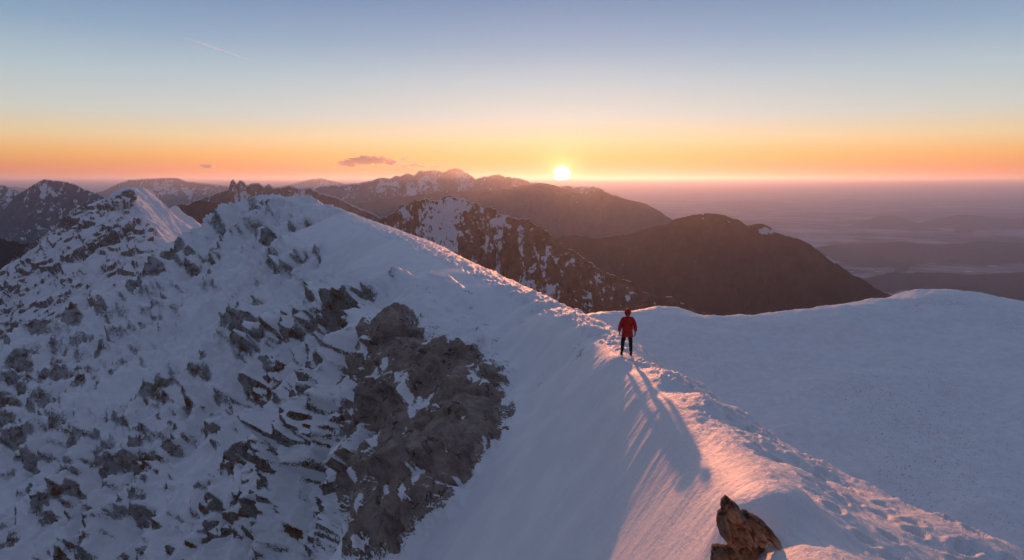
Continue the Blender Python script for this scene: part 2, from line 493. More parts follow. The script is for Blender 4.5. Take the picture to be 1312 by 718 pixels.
def blob(u, v, ru, rv, ang=0.0):
    """0..1 falloff (1 in the middle) of an ellipse laid on the ground round pixel (u,v)"""
    c = hit(u, v); ca, sa_ = math.cos(math.radians(ang)), math.sin(math.radians(ang))
    e1 = hit(u + ru * ca, v - ru * sa_) - c; e2 = hit(u + rv * sa_, v + rv * ca) - c
    cl = 0.5 * c[1]
    for e in (e1, e2):
        L = np.linalg.norm(e[:2]); 
        if L > cl: e *= cl / L
    Mx = np.array([[e1[0], e2[0]], [e1[1], e2[1]]])
    if abs(np.linalg.det(Mx)) < 1e-6: Mx += np.eye(2) * 0.3
    Mi = np.linalg.inv(Mx)
    dx = X - c[0]; dy = Y - c[1]
    q = (Mi[0, 0] * dx + Mi[0, 1] * dy) ** 2 + (Mi[1, 0] * dx + Mi[1, 1] * dy) ** 2
    return np.clip(1 - q, 0, 1)


slab_px = [(497, 412), (533, 408), (540, 432), (560, 458), (590, 448), (612, 452), (642, 470), (650, 500), (657, 525), (636, 574), (590, 640), (545, 682), (500, 722), (440, 722), (455, 690), (452, 640), (440, 600), (462, 570), (448, 540), (470, 515), (446, 497), (478, 440)]
slab = poly_sd([hit(u, v)[:2] for u, v in slab_px], X, Y) + 0.45 * fbm(X / 1.3, Y / 2.2, BZ / 1.5, 4, 0.6)
knob_px = [(545, 352), (575, 358), (610, 385), (640, 430), (655, 500), (657, 528), (612, 450), (560, 455), (535, 405), (500, 408), (520, 375)]
knob = poly_sd([hit(u, v)[:2] for u, v in knob_px], X, Y)
rocks_px = [  # u, v, ru, rv, angle, strength
    (738, 452, 22, 13, 35, 1.0), (690, 494, 24, 5, 42, .8), (708, 432, 10, 6, 0, .8), (665, 414, 14, 9, 20, .9), (640, 425, 16, 8, 0, .7), (778, 472, 10, 4, 30, .6), (602, 425, 14, 9, 40, .5),
    (330, 432, 26, 26, 60, .9), (470, 410, 20, 24, 70, 1.0), (440, 430, 14, 22, 60, .9), (418, 365, 16, 16, 60, .7), (500, 362, 5, 9, 60, .9), (408, 478, 9, 8, 0, 1.0), (390, 520, 20, 14, 45, .8), (415, 560, 34, 20, 45, .9),
    (300, 585, 30, 18, 45, .8), (240, 530, 28, 8, 40, .8), (210, 575, 22, 14, 30, .6), (120, 600, 18, 24, 60, .6), (180, 600, 14, 16, 60, .6), (270, 680, 36, 18, 40, .9), (110, 700, 12, 20, 70, .7), (200, 680, 20, 12, 30, .6),
    (205, 338, 18, 12, 40, 1.5), (172, 362, 16, 9, 40, 1.6), (235, 306, 16, 9, 40, 1.3), (130, 396, 14, 6, 30, 1.3), (95, 412, 14, 5, 20, 1.2), (60, 427, 18, 5, 15, 1.3), (15, 446, 24, 7, 15, 1.6), (10, 520, 16, 24, 60, 1.0), (30, 470, 24, 14, 40, .6), (30, 560, 16, 30, 70, .6), (60, 620, 26, 40, 60, .4), (325, 262, 10, 14, -60, .9), (345, 262, 6, 8, -45, .8), (375, 275, 9, 8, 0, .8), (385, 300, 20, 14, 0, .6),
    (345, 310, 14, 22, 80, .6), (395, 320, 18, 14, 45, .6), (275, 325, 18, 10, 30, .7), (230, 325, 20, 14, 40, .6), (200, 345, 18, 12, 40, .7), (180, 350, 10, 10, 0, 1.0), (265, 355, 14, 5, 20, .6), (350, 345, 10, 16, 80, .6),
    (270, 290, 24, 10, 35, .5), (215, 310, 18, 12, 30, .5), (380, 430, 16, 20, 60, .7), (360, 480, 16, 20, 50, .6), (340, 510, 14, 16, 50, .6), (370, 610, 26, 18, 45, .7), (400, 690, 30, 24, 45, .8), (330, 640, 14, 14, 45, .5), (430, 640, 22, 30, 60, .9),
    (430, 395, 12, 10, 0, .6), (385, 395, 14, 10, 45, .5), (300, 400, 16, 10, 30, .4)]
clear_px = [(265, 400, 40, 24, 40, .8), (300, 620, 34, 16, 45, .7), (250, 600, 40, 22, 45, .8), (220, 640, 50, 20, 20, .7), (350, 380, 20, 30, 60, .6), (150, 510, 50, 26, 30, .5), (240, 450, 50, 18, 40, .5), (50, 680, 30, 40, 30, .5), (455, 335, 46, 40, -40, 1.2), (300, 350, 30, 20, 45, .6), (370, 410, 16, 10, 30, .5), (310, 545, 24, 12, 50, .6), (350, 560, 24, 10, 50, .7), (10, 640, 30, 40, 60, .7), (390, 455, 12, 18, 60, .5), (440, 475, 7, 20, 60, .6), (150, 560, 24, 20, 0, .5)]
RB = np.zeros(X.shape); CL = np.zeros(X.shape)
for (u, v, a, b, g, s) in rocks_px: RB = np.maximum(RB, s * blob(u, v, a * 1.15, b * 1.15, g))
for (u, v, a, b, g, s) in clear_px: CL = np.maximum(CL, s * blob(u, v, a, b, g))
print("outlines", time.time() - T0)

# --- displacement
dist = np.hypot(X, Y)
# fall-line of the flank in plan; s along it, t across it
fx_, fy_ = -0.75, -0.66
S_ = X * fx_ + Y * fy_; Tt = X * fy_ - Y * fx_
P0 = np.stack([X, Y, BZ], -1)
Nb = grid_normals(P0)
flank = sstep(0.18, 0.5, RG)                     # rough mountain side
big = np.clip(dist / 60.0, 0.35, 1.8)            # block size grows a little with distance
NEARM = dist < 1e9


def on(mask, fn, *arrs, **kw):
    """evaluate a noise only where the mask is set"""
    r = fn(*[np.broadcast_to(a, mask.shape)[mask] if isinstance(a, np.ndarray) else a for a in arrs], **kw)
    def back(q):
        o_ = np.zeros(mask.shape, np.float32); o_[mask] = q; return o_
    return tuple(back(q) for q in r) if isinstance(r, tuple) else back(r)


mF = flank > 0.001; mS = slab > -1.0
wz = fbm(X / 9, Y / 9, BZ / 9, 4)
warpx = Tt + 1.6 * fbm(X / 6 + 5, Y / 6, BZ / 6, 4)
v1, e1, r1 = on(mF, blocks, warpx / 4.2, S_ / 8.5, BZ / 7.0, seed=1)
v2, e2, r2 = on(mF, blocks, warpx / 1.5 + 9, S_ / 2.9 + 3, BZ / 2.2, seed=2)
v3, e3, r3 = on(mF, blocks, X / 0.55, Y / 0.55, BZ / 0.6, seed=3)
f1 = ridged(warpx / 16, S_ / 34, BZ / 40, 4)
print("noise", time.time() - T0)
rockgeo = np.clip(0.25 + RK * 0.9 + RB * 0.9 - CL * 0.9 + 0.25 * wz, 0, 1.35)
sl_in = sstep(-0.6, 0.5, slab)
def blur(a, n=1):
    for _ in range(n):
        a = a.copy()
        a[1:-1] = (a[:-2] + 2 * a[1:-1] + a[2:]) / 4
        a[:, 1:-1] = (a[:, :-2] + 2 * a[:, 1:-1] + a[:, 2:]) / 4
    return a


lump = ridged(warpx / 5.5 + 3, S_ / 9.0, BZ / 8, 5, 0.6)
fineF = on(mF, lambda a, b, c: fbm(a, b, c, 5, 0.62), X / 2.6, Y / 2.6, BZ / 2.6)
blk = blur(2.3 * (v1 - 0.5) * np.clip(big, .6, 1.5) + 1.0 * (v2 - 0.5) * np.clip(big, .8, 1.3), 3) + blur(0.12 * (v3 - .5), 1)
quiet = 1 - 0.65 * np.clip(CL, 0, 1)
disp = flank * (1 - sl_in) * (1 - sstep(-0.2, 0.8, knob)) * (
    3.6 * (f1 - 0.35) + rockgeo * blk + quiet * (2.0 * (lump - 0.3) + 0.5 * fineF * np.clip(dist / 60, 0.6, 2.0)) + 0.55 * fbm(X / 7, Y / 7, BZ / 7 + 3, 3))
# slab: few big facets, cracks, small roughness
sv1, se1, _ = on(mS, blocks, warpx / 3.6 + 2, S_ / 4.5, BZ / 3.4, seed=5)
sv2, se2, _ = on(mS, blocks, warpx / 1.1 + 2, S_ / 1.4, BZ / 1.0, seed=6)
crack = np.clip(1 - se1 / 0.05, 0, 1) * 0.14 * (fbm(X / 2, Y / 2, BZ / 2, 2) > 0)
disp += sl_in * (0.95 * sstep(-0.3, 1.6, slab) + 0.25 + blur(1.0 * (sv1 - 0.5) + 0.36 * (sv2 - 0.5), 1) + 0.5 * ridged(warpx / 2.4, S_ / 5.5, BZ / 4, 4, 0.6) + 0.10 * fbm(X / 1.2, Y / 1.2, BZ / 1.2, 5) - crack)
disp += sstep(-0.3, 0.8, knob) * (1 - sl_in) * (0.45 + 0.30 * fbm(X / 2.2, Y / 2.2, BZ / 2.2, 5, 0.6))

# ridge: wind-blown striations, lumps, cornice, footprints
near = 1 - flank
ridge_top = np.zeros(X.shape)
Lc = np.array([W(*p)[:2] for p in LCR + [(785, 452, 25.4), (770, 440, 28.6), (735, 415, 34.5), (700, 401, 40), (650, 374, 50), (600, 351, 60), (520, 313, 86), (430, 277, 128)]])
Rc = np.array([W(*p)[:2] for p in RCR + [(800, 450, 28)]])


def crest_x(Cv, yy):
    o = np.argsort(Cv[:, 1]); return np.interp(yy, Cv[o, 1], Cv[o, 0])


lx = crest_x(Lc, Y); rx = crest_x(Rc, Y); rx = np.where(Y > 26, lx + np.interp(Y, [26, 40, 140], [1.3, 3.0, 11.0]), rx)
side = X - lx                                  # > 0 on the sunny side of the crest
plate = sstep(-0.25, 0.3, side) * (1 - sstep(0.6, 2.4, X - rx)) * (dist < 140) * (1 - flank * 0.7)
leftslope = sstep(0.1, -0.5, side) * near * (dist < 60) * (X - Y * 0.02 > -14)
sx_, sy_ = -0.86, -0.5
ss = X * sx_ + Y * sy_; tt = X * sy_ - Y * sx_
fadeL = 1 - sstep(30, 60, dist)
stri = fbm(tt / 0.42 + 0.3 * fbm(X / 3, Y / 3, 0 * X, 2), ss / 5.5, 0 * X, 4, 0.6)
stri2 = fbm(tt / 1.7, ss / 9.0, 0 * X + 7, 3)
edge_band = np.exp(-(side / 1.6) ** 2)
disp += leftslope * fadeL * (stri * (0.012 + 0.018 * edge_band) + 0.030 * stri2 + 0.05 * fbm(X / 5, Y / 5, 0 * X + 2, 2) * (1 - np.exp(-(side / 2) ** 2)))
# sunny top: sastrugi lumps stretched along the ridge
ax_ = (X + 0.12 * Y); along = fbm(ax_ / 0.30, Y / 0.95, 0 * X + 1, 5, 0.62)
along2 = fbm(ax_ / 1.0 + 4, Y / 2.6, 0 * X + 3, 3)
sc_ = np.clip(dist / 16, 0.7, 3.0)
along3 = fbm(ax_ / 0.11, Y / 0.34, 0 * X + 8, 3, 0.6) * (1 - sstep(14, 24, dist))
disp += plate * (0.040 * along + 0.065 * along2 + 0.016 * along3) * sc_ * sstep(-0.25, 0.5, side)
# footprints and trodden trail
foot = np.zeros(X.shape)
tr = []
yy = 5.0
k = 0
while yy < 60:
    lxx = float(crest_x(Lc, np.array([yy]))[0]); rxx = float(crest_x(Rc, np.array([yy]))[0]) if yy < 27 else lxx + 1.2
    for lane in range(3):
        f = (0.35, 0.6, 0.8)[lane]
        tr.append((lxx + (rxx - lxx) * f + 0.16 * (-1) ** k + rng.normal(0, 0.12), yy + rng.normal(0, 0.12)))
    yy += 0.36 * (1 + yy / 60); k += 1
R_ = np.exp(GR)
for (fx0, fy0) in tr:
    a0, r0 = lp(fx0, fy0)
    i0 = np.searchsorted(av, a0 - 0.035); i1 = np.searchsorted(av, a0 + 0.035)
    if i1 <= i0: continue
    sub = (slice(i0, i1), slice(None))
    dx = X[sub] - fx0; dy = Y[sub] - fy0
    q = (dx / 0.085) ** 2 + (dy / 0.16) ** 2
    foot[sub] += -0.07 * np.exp(-q ** 1.5) + 0.025 * np.exp(-((np.sqrt(q) - 1.5) / 0.4) ** 2)
disp += foot * (plate > 0.2) * rng.choice([1.0], size=1)
# bowl: gentle wind texture
bowl = (X > rx + 2) * near
disp += bowl * (1.7 * fbm(X / 24, Y / 24, 0 * X, 3) + 0.20 * fbm(X / 2.6, Y / 2.6, 0 * X, 5, 0.65) + 0.12 * ridged((X + Y * .5) / 1.6, (Y - X * .5) / 9, 0 * X, 3)) * sstep(2, 8, X - rx)
mc = hit(992, 660)
mound = np.exp(-(((X - mc[0]) / 0.50) ** 2 + ((Y - mc[1] - 0.1) / 0.75) ** 2) ** 1.6)
disp += 0.36 * mound
mc2 = hit(1110, 700)
disp -= 0.16 * np.exp(-(((X - mc2[0]) / 0.55) ** 2 + ((Y - mc2[1]) / 1.3) ** 2))
PERS = np.array(W(803, 456, 25.0))
calm = np.exp(-(((X - PERS[0]) / 0.5) ** 2 + ((Y - PERS[1]) / 0.6) ** 2) ** 2)
disp *= (1 - 0.85 * calm)
PP = P0 + Nb * disp[..., None]
NN = grid_normals(PP)
# overall rock mask from steepness of the displaced surface and the laid-out patches
steep = 1 - NN[..., 2]; sb_ = 1 - Nb[..., 2]
loc = np.clip((steep - sb_) * 1.7, -0.6, 0.9)
cellr = (r1 - 0.5) * 0.25 + (r2 - 0.5) * 0.22
clus = fbm(X / 13 + 2, Y / 13, BZ / 13, 3)
locs = blur(loc, 2)
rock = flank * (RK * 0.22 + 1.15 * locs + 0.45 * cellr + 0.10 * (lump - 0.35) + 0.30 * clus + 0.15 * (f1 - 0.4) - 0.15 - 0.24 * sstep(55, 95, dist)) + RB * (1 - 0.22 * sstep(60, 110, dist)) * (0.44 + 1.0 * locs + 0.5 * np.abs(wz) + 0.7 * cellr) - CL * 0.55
rock = np.where(knob > -0.2, 0.14 + 0.30 * sstep(1.2, 0, knob) * RK + 0.34 * fbm(X / 1.2, Y / 1.2, BZ / 1.2, 4), rock)
slab_rock = 0.92 - 0.35 * sstep(0.7, 0, slab) - 0.75 * sstep(0.34, 0.66, fbm(X / 1.5, Y / 3.2, BZ / 1.1, 5, 0.62)) - 0.6 * sstep(-0.36, -0.55, loc)
rock = np.where(slab > 0, slab_rock, rock)
rock = rock * (1 - plate) * 1.0
tuft = bowl * (blob(1190, 550, 240, 130, -20) * 0.9 + blob(980, 460, 200, 50, -20) * 0.5 + blob(1200, 390, 80, 12, 0) * 1.2 + blob(1290, 420, 40, 20, 0) + blob(880, 460, 60, 24, 0) * 0.7 + 0.15) * sstep(5, 12, X - rx)
terrain_mat = near_material()
slabf = sstep(-0.2, 0.4, slab)
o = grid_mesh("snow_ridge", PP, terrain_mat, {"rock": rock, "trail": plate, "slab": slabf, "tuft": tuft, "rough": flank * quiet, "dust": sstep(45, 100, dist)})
set_props(o, kind="structure")
print("near done", time.time() - T0)
#@@NEAREND
#@@FAR
# ------------------------------------------------------------------ far mountains
def resample(P, n):
    P = np.array(P); 
    u = np.linspace(P[0, 0], P[-1, 0], n)
    return np.stack([u] + [np.interp(u, P[:, 0], P[:, k]) for k in range(1, P.shape[1])], -1)


def mountain(name, sky, mat, front, back, drop, bdrop, n=400, m=160, L=400.0, amp=60.0, crest_amp=5.0, seed=0, conc=0.8, toward=None, snows=(), stretch=2.5, gamp=1.0, octv=5):
    """a mountain range: crest through the given photo points at their distances, flanks carved into spurs"""
    S = resample(sky, n)
    c = np.array([W(*s) for s in S])
    t = np.concatenate([[0], np.cumsum(np.linalg.norm(np.diff(c[:, :2], axis=0), axis=1))])
    c[:, 2] += crest_amp * fbm(t / (L * 0.35), 0 * t + seed, 0 * t, 5, 0.6)
    if toward is None:
        d = -c[:, :2] / np.linalg.norm(c[:, :2], axis=1, keepdims=True)
    else:
        d = np.tile(np.array(toward) / np.hypot(*toward), (n, 1))
    mb = m // 5
    s = np.concatenate([-back * np.linspace(1, 0, mb)[:-1], front * np.linspace(0, 1, m) ** 1.25])
    SS, TT = np.meshgrid(s, t)
    Xm = c[:, None, 0] + d[:, None, 0] * s[None]; Ym = c[:, None, 1] + d[:, None, 1] * s[None]
    f = np.clip(s / front, 0, 1); b = np.clip(-s / back, 0, 1)
    prof = drop * (f ** conc) + bdrop * b
    wx = TT + 0.35 * L * fbm(Xm / L, Ym / L, 0 * Xm + seed, 3)
    rd = 1 - ridged(wx / L + seed * 3.1, SS / (L * stretch), 0 * Xm + seed, octv, 0.52)
    grow = np.clip(np.abs(SS) / (L * 0.5), 0, 1) ** 0.8
    fn = fbm(Xm / (L * 0.28), Ym / (L * 0.28), 0 * Xm + seed, 5, 0.55)
    Z = c[:, None, 2] - prof[None] - amp * grow * rd * gamp - 0.18 * amp * grow * (fn + 0.5)
    st_n = ridged(wx / (L * 0.55) + 7.7 + seed, SS / (L * stretch * 2.6), 0 * Xm + seed + 3, 3, 0.6)
    st_n = sstep(0.42, 0.75, st_n) * grow * (0.6 + 0.8 * pnoise(Xm / L, Ym / L, 0 * Xm + 5))
    Z -= 0.10 * amp * st_n
    brk = fbm(Xm / (L * 0.12), Ym / (L * 0.12), Z / (L * .12), 4, 0.65)
    sn = np.zeros(Z.shape)
    for (u, v, ru, rv, st) in snows:      # snowfield: nearest place on this mountain seen at (u,v)
        a, bq = ray(u, v)
        er = np.abs(Xm / Ym - a) + np.abs(Z / Ym - bq) + 1e3 * (SS < 0)
        i = np.unravel_index(np.argmin(er), er.shape)
        k = Ym[i] / FPX
        q = ((Xm - Xm[i]) / (ru * k)) ** 2 + ((Z - Z[i]) / (rv * k)) ** 2
        sn += st * np.clip(np.exp(-q) + (1.1 * brk + 0.9 * fbm(Xm / (L * .03), Ym / (L * .03), Z / (L * .03), 3)) * np.exp(-q * 0.5), 0, 1.3)
    P = np.stack([Xm, Ym, Z], -1)
    o = grid_mesh(name, P, mat, {"gully": np.clip(st_n, 0, 1.5), "snow": sn})
    set_props(o, kind="structure")
    return o


FOREST_A, FOREST_B = (0.016, 0.020, 0.020), (0.045, 0.045, 0.042)
ROCK_A, ROCK_B = (0.06, 0.05, 0.048), (0.20, 0.165, 0.15)

# snowy peak on the left, with a face turned to the sun
LP = [  # u, v, Y
    (160, 240, 700), (175, 241, 728), (192, 247, 758), (225, 266, 776), (252, 291, 769)]
def peak():
    ctl = []
    def a(u, v, Y, w=0): ctl.append((*W(u, v, Y), w))
    for (u, v, Y) in LP: 
        a(u, v, Y)
        x, y, z = W(u, v, Y); ctl.append((x + 12, y + 60, z - 45, 0)); ctl.append((x + 50, y + 180, z - 190, 0))
    sk = [(150, 243, 695), (138, 250, 690), (125, 270, 682), (115, 275, 676), (95, 283, 660), (80, 285, 655), (72, 290, 650), (62, 302, 640), (50, 320, 628), (30, 330, 612), (15, 345, 600), (0, 352, 590), (-40, 380, 570)]
    for (u, v, Y) in sk:
        a(u, v, Y)
        x, y, z = W(u, v, Y); ctl.append((x - 30, y + 60, z - 70, 0)); ctl.append((x - 80, y + 170, z - 240, 0))
    # edge between shaded and sunny face
    for (u, v, Y) in [(170, 258, 660), (185, 290, 606), (200, 308, 583), (215, 330, 561), (232, 350, 545)]: a(u, v, Y)
    # sunny face
    for (u, v, Y) in [(195, 275, 666), (215, 285, 685), (225, 305, 646), (240, 305, 680), (250, 330, 630), (205, 262, 722), (235, 285, 730)]: a(u, v, Y)
    # shaded face
    for (u, v, Y) in [(150, 275, 640), (120, 300, 600), (150, 310, 590), (90, 320, 585), (120, 345, 540), (170, 340, 545), (60, 350, 560), (30, 380, 530), (80, 390, 500), (130, 390, 490), (170, 380, 500), (0, 400, 520), (40, 430, 470), (100, 430, 450), (0, 450, 460), (-60, 450, 470), (210, 380, 505), (250, 380, 520), (100, 480, 420), (0, 500, 420), (200, 450, 440)]: a(u, v, Y)
    Kp = np.array(ctl); sc = 100.0
    kx, ky, kz = Kp[:, 0] / sc, Kp[:, 1] / sc, Kp[:, 2]
    n_ = len(Kp); D = np.hypot(kx[:, None] - kx, ky[:, None] - ky)
    A = np.zeros((n_ + 3, n_ + 3)); A[:n_, :n_] = -D ** 1.35 * 1.0 + np.eye(n_) * 1e-3; A[:n_, n_] = 1; A[:n_, n_ + 1] = kx; A[:n_, n_ + 2] = ky; A[n_:, :n_] = A[:n_, n_:].T
    w = np.linalg.solve(A, np.concatenate([kz, [0, 0, 0]]))
    gx = np.linspace(-560, -150, 520); gy = np.linspace(400, 960, 560)
    Xg, Yg = np.meshgrid(gx, gy, indexing='ij'); Z = np.zeros(Xg.shape)
    for i in range(n_):
        d = np.hypot(Xg / sc - kx[i], Yg / sc - ky[i]); Z += -w[i] * d ** 1.35
    Z += w[n_] + w[n_ + 1] * Xg / sc + w[n_ + 2] * Yg / sc
    P = np.stack([Xg, Yg, Z], -1); Nn = grid_normals(P)
    # sunny side = right of the dividing edge
    ed = np.array([W(*p)[:2] for p in [(160, 240, 700), (185, 290, 615), (200, 308, 585), (215, 330, 560), (232, 350, 545)]])
    o_ = np.argsort(ed[:, 1]); exx = np.interp(Yg, ed[o_, 1], ed[o_, 0])
    sunny = sstep(-8, 14, Xg - exx) * (Yg < 900)
    rr = fbm(Xg / 60, Yg / 60, Z / 60, 4)
    v1, e1, r1 = blocks(Xg / 20 + rr, Yg / 24 - rr, Z / 22 + rr, 8)
    v2, e2, r2 = blocks(Xg / 7 + rr, Yg / 8 - rr, Z / 8 + rr, 9)
    rg = ridged(Xg / 70 + rr * .3, Yg / 70, Z / 70, 5)
    d = (1 - sunny) * (7.0 * (rg - .4) + 6.5 * (v1 - .5) + 2.6 * (v2 - .5)) * (1 - np.exp(-((Xg + 402) ** 2 + (Yg - 700) ** 2) / 30 ** 2)) + 1.2 * rr
    # fluting down the sunny face
    tq = Xg * 0.62 + Yg * 0.78
    d += sunny * (4.0 * ridged(tq / 24 + rr * .2, (Xg * .78 - Yg * .62) / 160, 0 * Z, 3) + 0.8 * fbm(Xg / 8, Yg / 8, Z / 8, 4))
    P = P + Nn * d[..., None]; N2 = grid_normals(P)
    rk = (1 - sunny) * (-0.02 - 0.55 * np.exp(-(((Xg + 285) / 75) ** 2 + ((Yg - 520) / 75) ** 2)) + 0.16 * np.exp(-(((Xg + 400) / 60) ** 2 + ((Yg - 500) / 60) ** 2)) + 1.3 * ((1 - N2[..., 2]) - (1 - Nn[..., 2])) + (r1 - .5) * .35 + (r2 - .5) * .2 + rr * .25) + sunny * (-.1 + rr * .2)
    ns = N2 @ np.array(SUN); print("peak sun", ns[sunny > .9].mean(), ns[(sunny > .9) & (Yg < 760)].mean())
    o = grid_mesh("snowy_peak", P, peak_mat, {"rock": rk})
    set_props(o, kind="structure")


def peak_material():
    t = NT("distant_snow_and_rock"); pos = obj_pos(t)
    m = t.math('ADD', t.attr("rock"), t.math('ADD', t.math('MULTIPLY', t.math('SUBTRACT', t.noise(pos, 0.12, 8, 0.65), 0.5), 1.1), t.math('MULTIPLY', t.math('SUBTRACT', t.noise(pos, 0.7, 6, 0.65), 0.5), 0.9)))
    mask = t.ramp(m, 0.42, 0.58)
    c = t.mix(t.ramp(t.noise(pos, 0.5, 8, 0.7), 0.35, 0.68), (0.15, 0.125, 0.11), (0.38, 0.32, 0.28))
    base = t.mix(mask, (0.82, 0.82, 0.85), c)
    nrm = t.bump(t.noise(pos, 0.35, 10, 0.68), 0.8, 1.6)
    return t.finish(base, 0.85, nrm, 0.15)


peak_mat = peak_material()
peak()

m_center = mountain_material("rocky_forest_and_snow", 0.22, (0.05, 0.032, 0.023), (0.22, 0.135, 0.095), 0.006, snow_hi=0.42, z_lo=-420, z_hi=-60, bump=1.0, streak=1.0, slope_w=0.9)
mountain("mountain", [(455, 300, 2500), (480, 285, 2450), (500, 275, 2400), (520, 262, 2350), (532, 256, 2320), (545, 255, 2300), (558, 257, 2280), (572, 252, 2270), (590, 251, 2250), (604, 259, 2220), (620, 266, 2180), (628, 265, 2150), (640, 274, 2120), (650, 277, 2100), (668, 279, 2070), (690, 289, 2040),
                      (712, 305, 2010), (740, 326, 1980), (770, 346, 1950), (800, 360, 1930), (840, 378, 1900), (870, 388, 1880), (900, 399, 1860), (950, 420, 1820)],
         m_center, 1250, 900, 640, 500, n=620, m=330, L=190, amp=150, crest_amp=11, seed=2, conc=0.85, stretch=2.2, snows=[(565, 285, 22, 26, .75), (575, 315, 9, 20, .55), (520, 270, 26, 10, .35), (640, 285, 12, 18, .4), (505, 340, 5, 14, .4), (650, 330, 8, 5, .3), (665, 365, 3, 16, .5)])
m_forest = mountain_material("dark_forest_slopes", -0.24, (0.010, 0.010, 0.010), (0.045, 0.034, 0.030), 0.0022, snow_hi=0.15, z_lo=-700, z_hi=-150, bump=1.0, streak=0.55, slope_w=0.3)
mountain("mountain", [(660, 330, 4300), (700, 306, 4200), (730, 302, 4150), (780, 305, 4100), (820, 297, 4050), (845, 289, 4000), (870, 280, 3950), (890, 274, 3900), (905, 273, 3880), (925, 275, 3860), (945, 281, 3840), (958, 289, 3820), (975, 287, 3800), (985, 290, 3780), (1000, 299, 3740),
                      (1030, 311, 3700), (1055, 325, 3650), (1080, 345, 3600), (1105, 359, 3560), (1150, 383, 3500), (1200, 410, 3420), (1260, 440, 3300)],
         m_forest, 2500, 2200, 1150, 1100, n=460, m=220, L=430, amp=330, crest_amp=14, seed=5, conc=0.95, stretch=2.6, snows=[(984, 296, 9, 3, 1.2), (900, 276, 2, 5, .8), (934, 284, 8, 1.5, .8)])
m_far = mountain_material("hazy_slopes", -0.15, (0.03, 0.03, 0.032), (0.07, 0.06, 0.055), 0.0012, snow_hi=0.5, z_lo=-500, z_hi=100, bump=0.6, streak=0.2, slope_w=0.4)
mountain("mountain", [(560, 262, 9500), (600, 250, 9300), (640, 243, 9200), (668, 238, 9000), (690, 235, 8900), (712, 238, 8700), (735, 247, 8500), (752, 249, 8400), (761, 246, 8350), (770, 244, 8300), (780, 249, 8200), (800, 255, 8100), (825, 260, 8000), (845, 270, 7900), (860, 281, 7800), (890, 300, 7600), (930, 325, 7400)],
         m_far, 4200, 4000, 1350, 1400, n=360, m=160, L=850, amp=420, crest_amp=14, seed=8, conc=0.8)
m_snow_far = mountain_material("distant_snow_slopes", 0.30, (0.05, 0.045, 0.05), (0.14, 0.12, 0.12), 0.0016, snow_hi=0.45, z_lo=-900, z_hi=300, bump=0.8, streak=0.1, slope_w=1.0)
mountain("mountain", [(330, 250, 13650), (400, 243, 13510), (425, 237, 13370), (450, 236, 13300), (470, 233, 13160), (485, 228, 13090), (500, 230, 13020), (508, 225, 13020), (520, 223, 12950), (530, 224, 12950), (537, 220, 12880), (548, 219, 12880), (556, 218.5, 12880), (566, 220, 12810), (576, 217, 12740),
                      (590, 217, 12670), (600, 223, 12600), (608, 229, 12530), (625, 226, 12460), (640, 224, 12390), (655, 227, 12320), (680, 232.5, 12180), (720, 239, 12000), (760, 240, 11900), (820, 262, 11550), (880, 290, 11200)],
         m_snow_far, 4600, 4200, 1500, 1500, n=460, m=140, L=700, amp=380, crest_amp=34, seed=11, conc=0.75)
mountain("mountain", [(300, 262, 10800), (380, 252, 10600), (450, 262, 10500), (500, 254, 10300), (560, 246, 10100), (620, 244, 10000), (680, 248, 9900), (740, 262, 9700)],
         m_far, 4200, 3000, 1000, 1200, n=300, m=120, L=900, amp=300, crest_amp=30, seed=17, conc=0.75)
# jagged snow crest with twin towers
m_jag = mountain_material("jagged_snow_crest", 0.45, (0.05, 0.045, 0.05), (0.16, 0.13, 0.13), 0.0045, snow_hi=0.5, z_lo=-420, z_hi=0, bump=1.0, streak=0.3, slope_w=1.1)
mountain("mountain", [(200, 275, 5600), (240, 262, 5500), (262, 252, 5400), (280, 246, 5350), (293, 242, 5300), (296, 232, 5290), (299, 229.5, 5280), (303, 236, 5270), (307, 231, 5265), (311, 232, 5260), (316, 238, 5250), (322, 235, 5240), (332, 235, 5220), (338, 239, 5210), (344, 235.5, 5200), (350, 240, 5180), (360, 240, 5160),
                      (372, 237, 5120), (385, 242, 5080), (398, 240, 5020), (410, 247, 4960), (430, 252, 4880), (450, 262, 4780), (470, 270, 4680), (500, 285, 4500), (540, 305, 4300)],
         m_jag, 1900, 1500, 900, 900, n=560, m=170, L=330, amp=150, crest_amp=8, seed=21, conc=0.7)
# left group
m_blue = mountain_material("haze_tinted_forest_and_snow", 0.20, (0.03, 0.045, 0.08), (0.09, 0.115, 0.17), 0.0025, snow_hi=0.38, z_lo=-550, z_hi=0, bump=0.8, streak=0.25, slope_w=0.5)  # blue of distant haze and dusk is put into the forest colours
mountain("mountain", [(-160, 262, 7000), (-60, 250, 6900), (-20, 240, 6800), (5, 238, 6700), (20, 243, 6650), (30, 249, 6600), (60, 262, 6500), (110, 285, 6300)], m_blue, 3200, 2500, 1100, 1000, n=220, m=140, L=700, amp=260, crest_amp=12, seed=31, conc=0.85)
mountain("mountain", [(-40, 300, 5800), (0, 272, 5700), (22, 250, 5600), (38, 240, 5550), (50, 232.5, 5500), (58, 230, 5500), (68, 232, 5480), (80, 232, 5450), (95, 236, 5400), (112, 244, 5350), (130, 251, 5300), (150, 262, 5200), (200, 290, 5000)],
         m_blue, 2800, 2000, 1250, 1000, n=320, m=170, L=600, amp=240, crest_amp=7, seed=35, conc=0.9, snows=[(55, 246, 4, 6, 1.0), (66, 249, 10, 4, .4)])
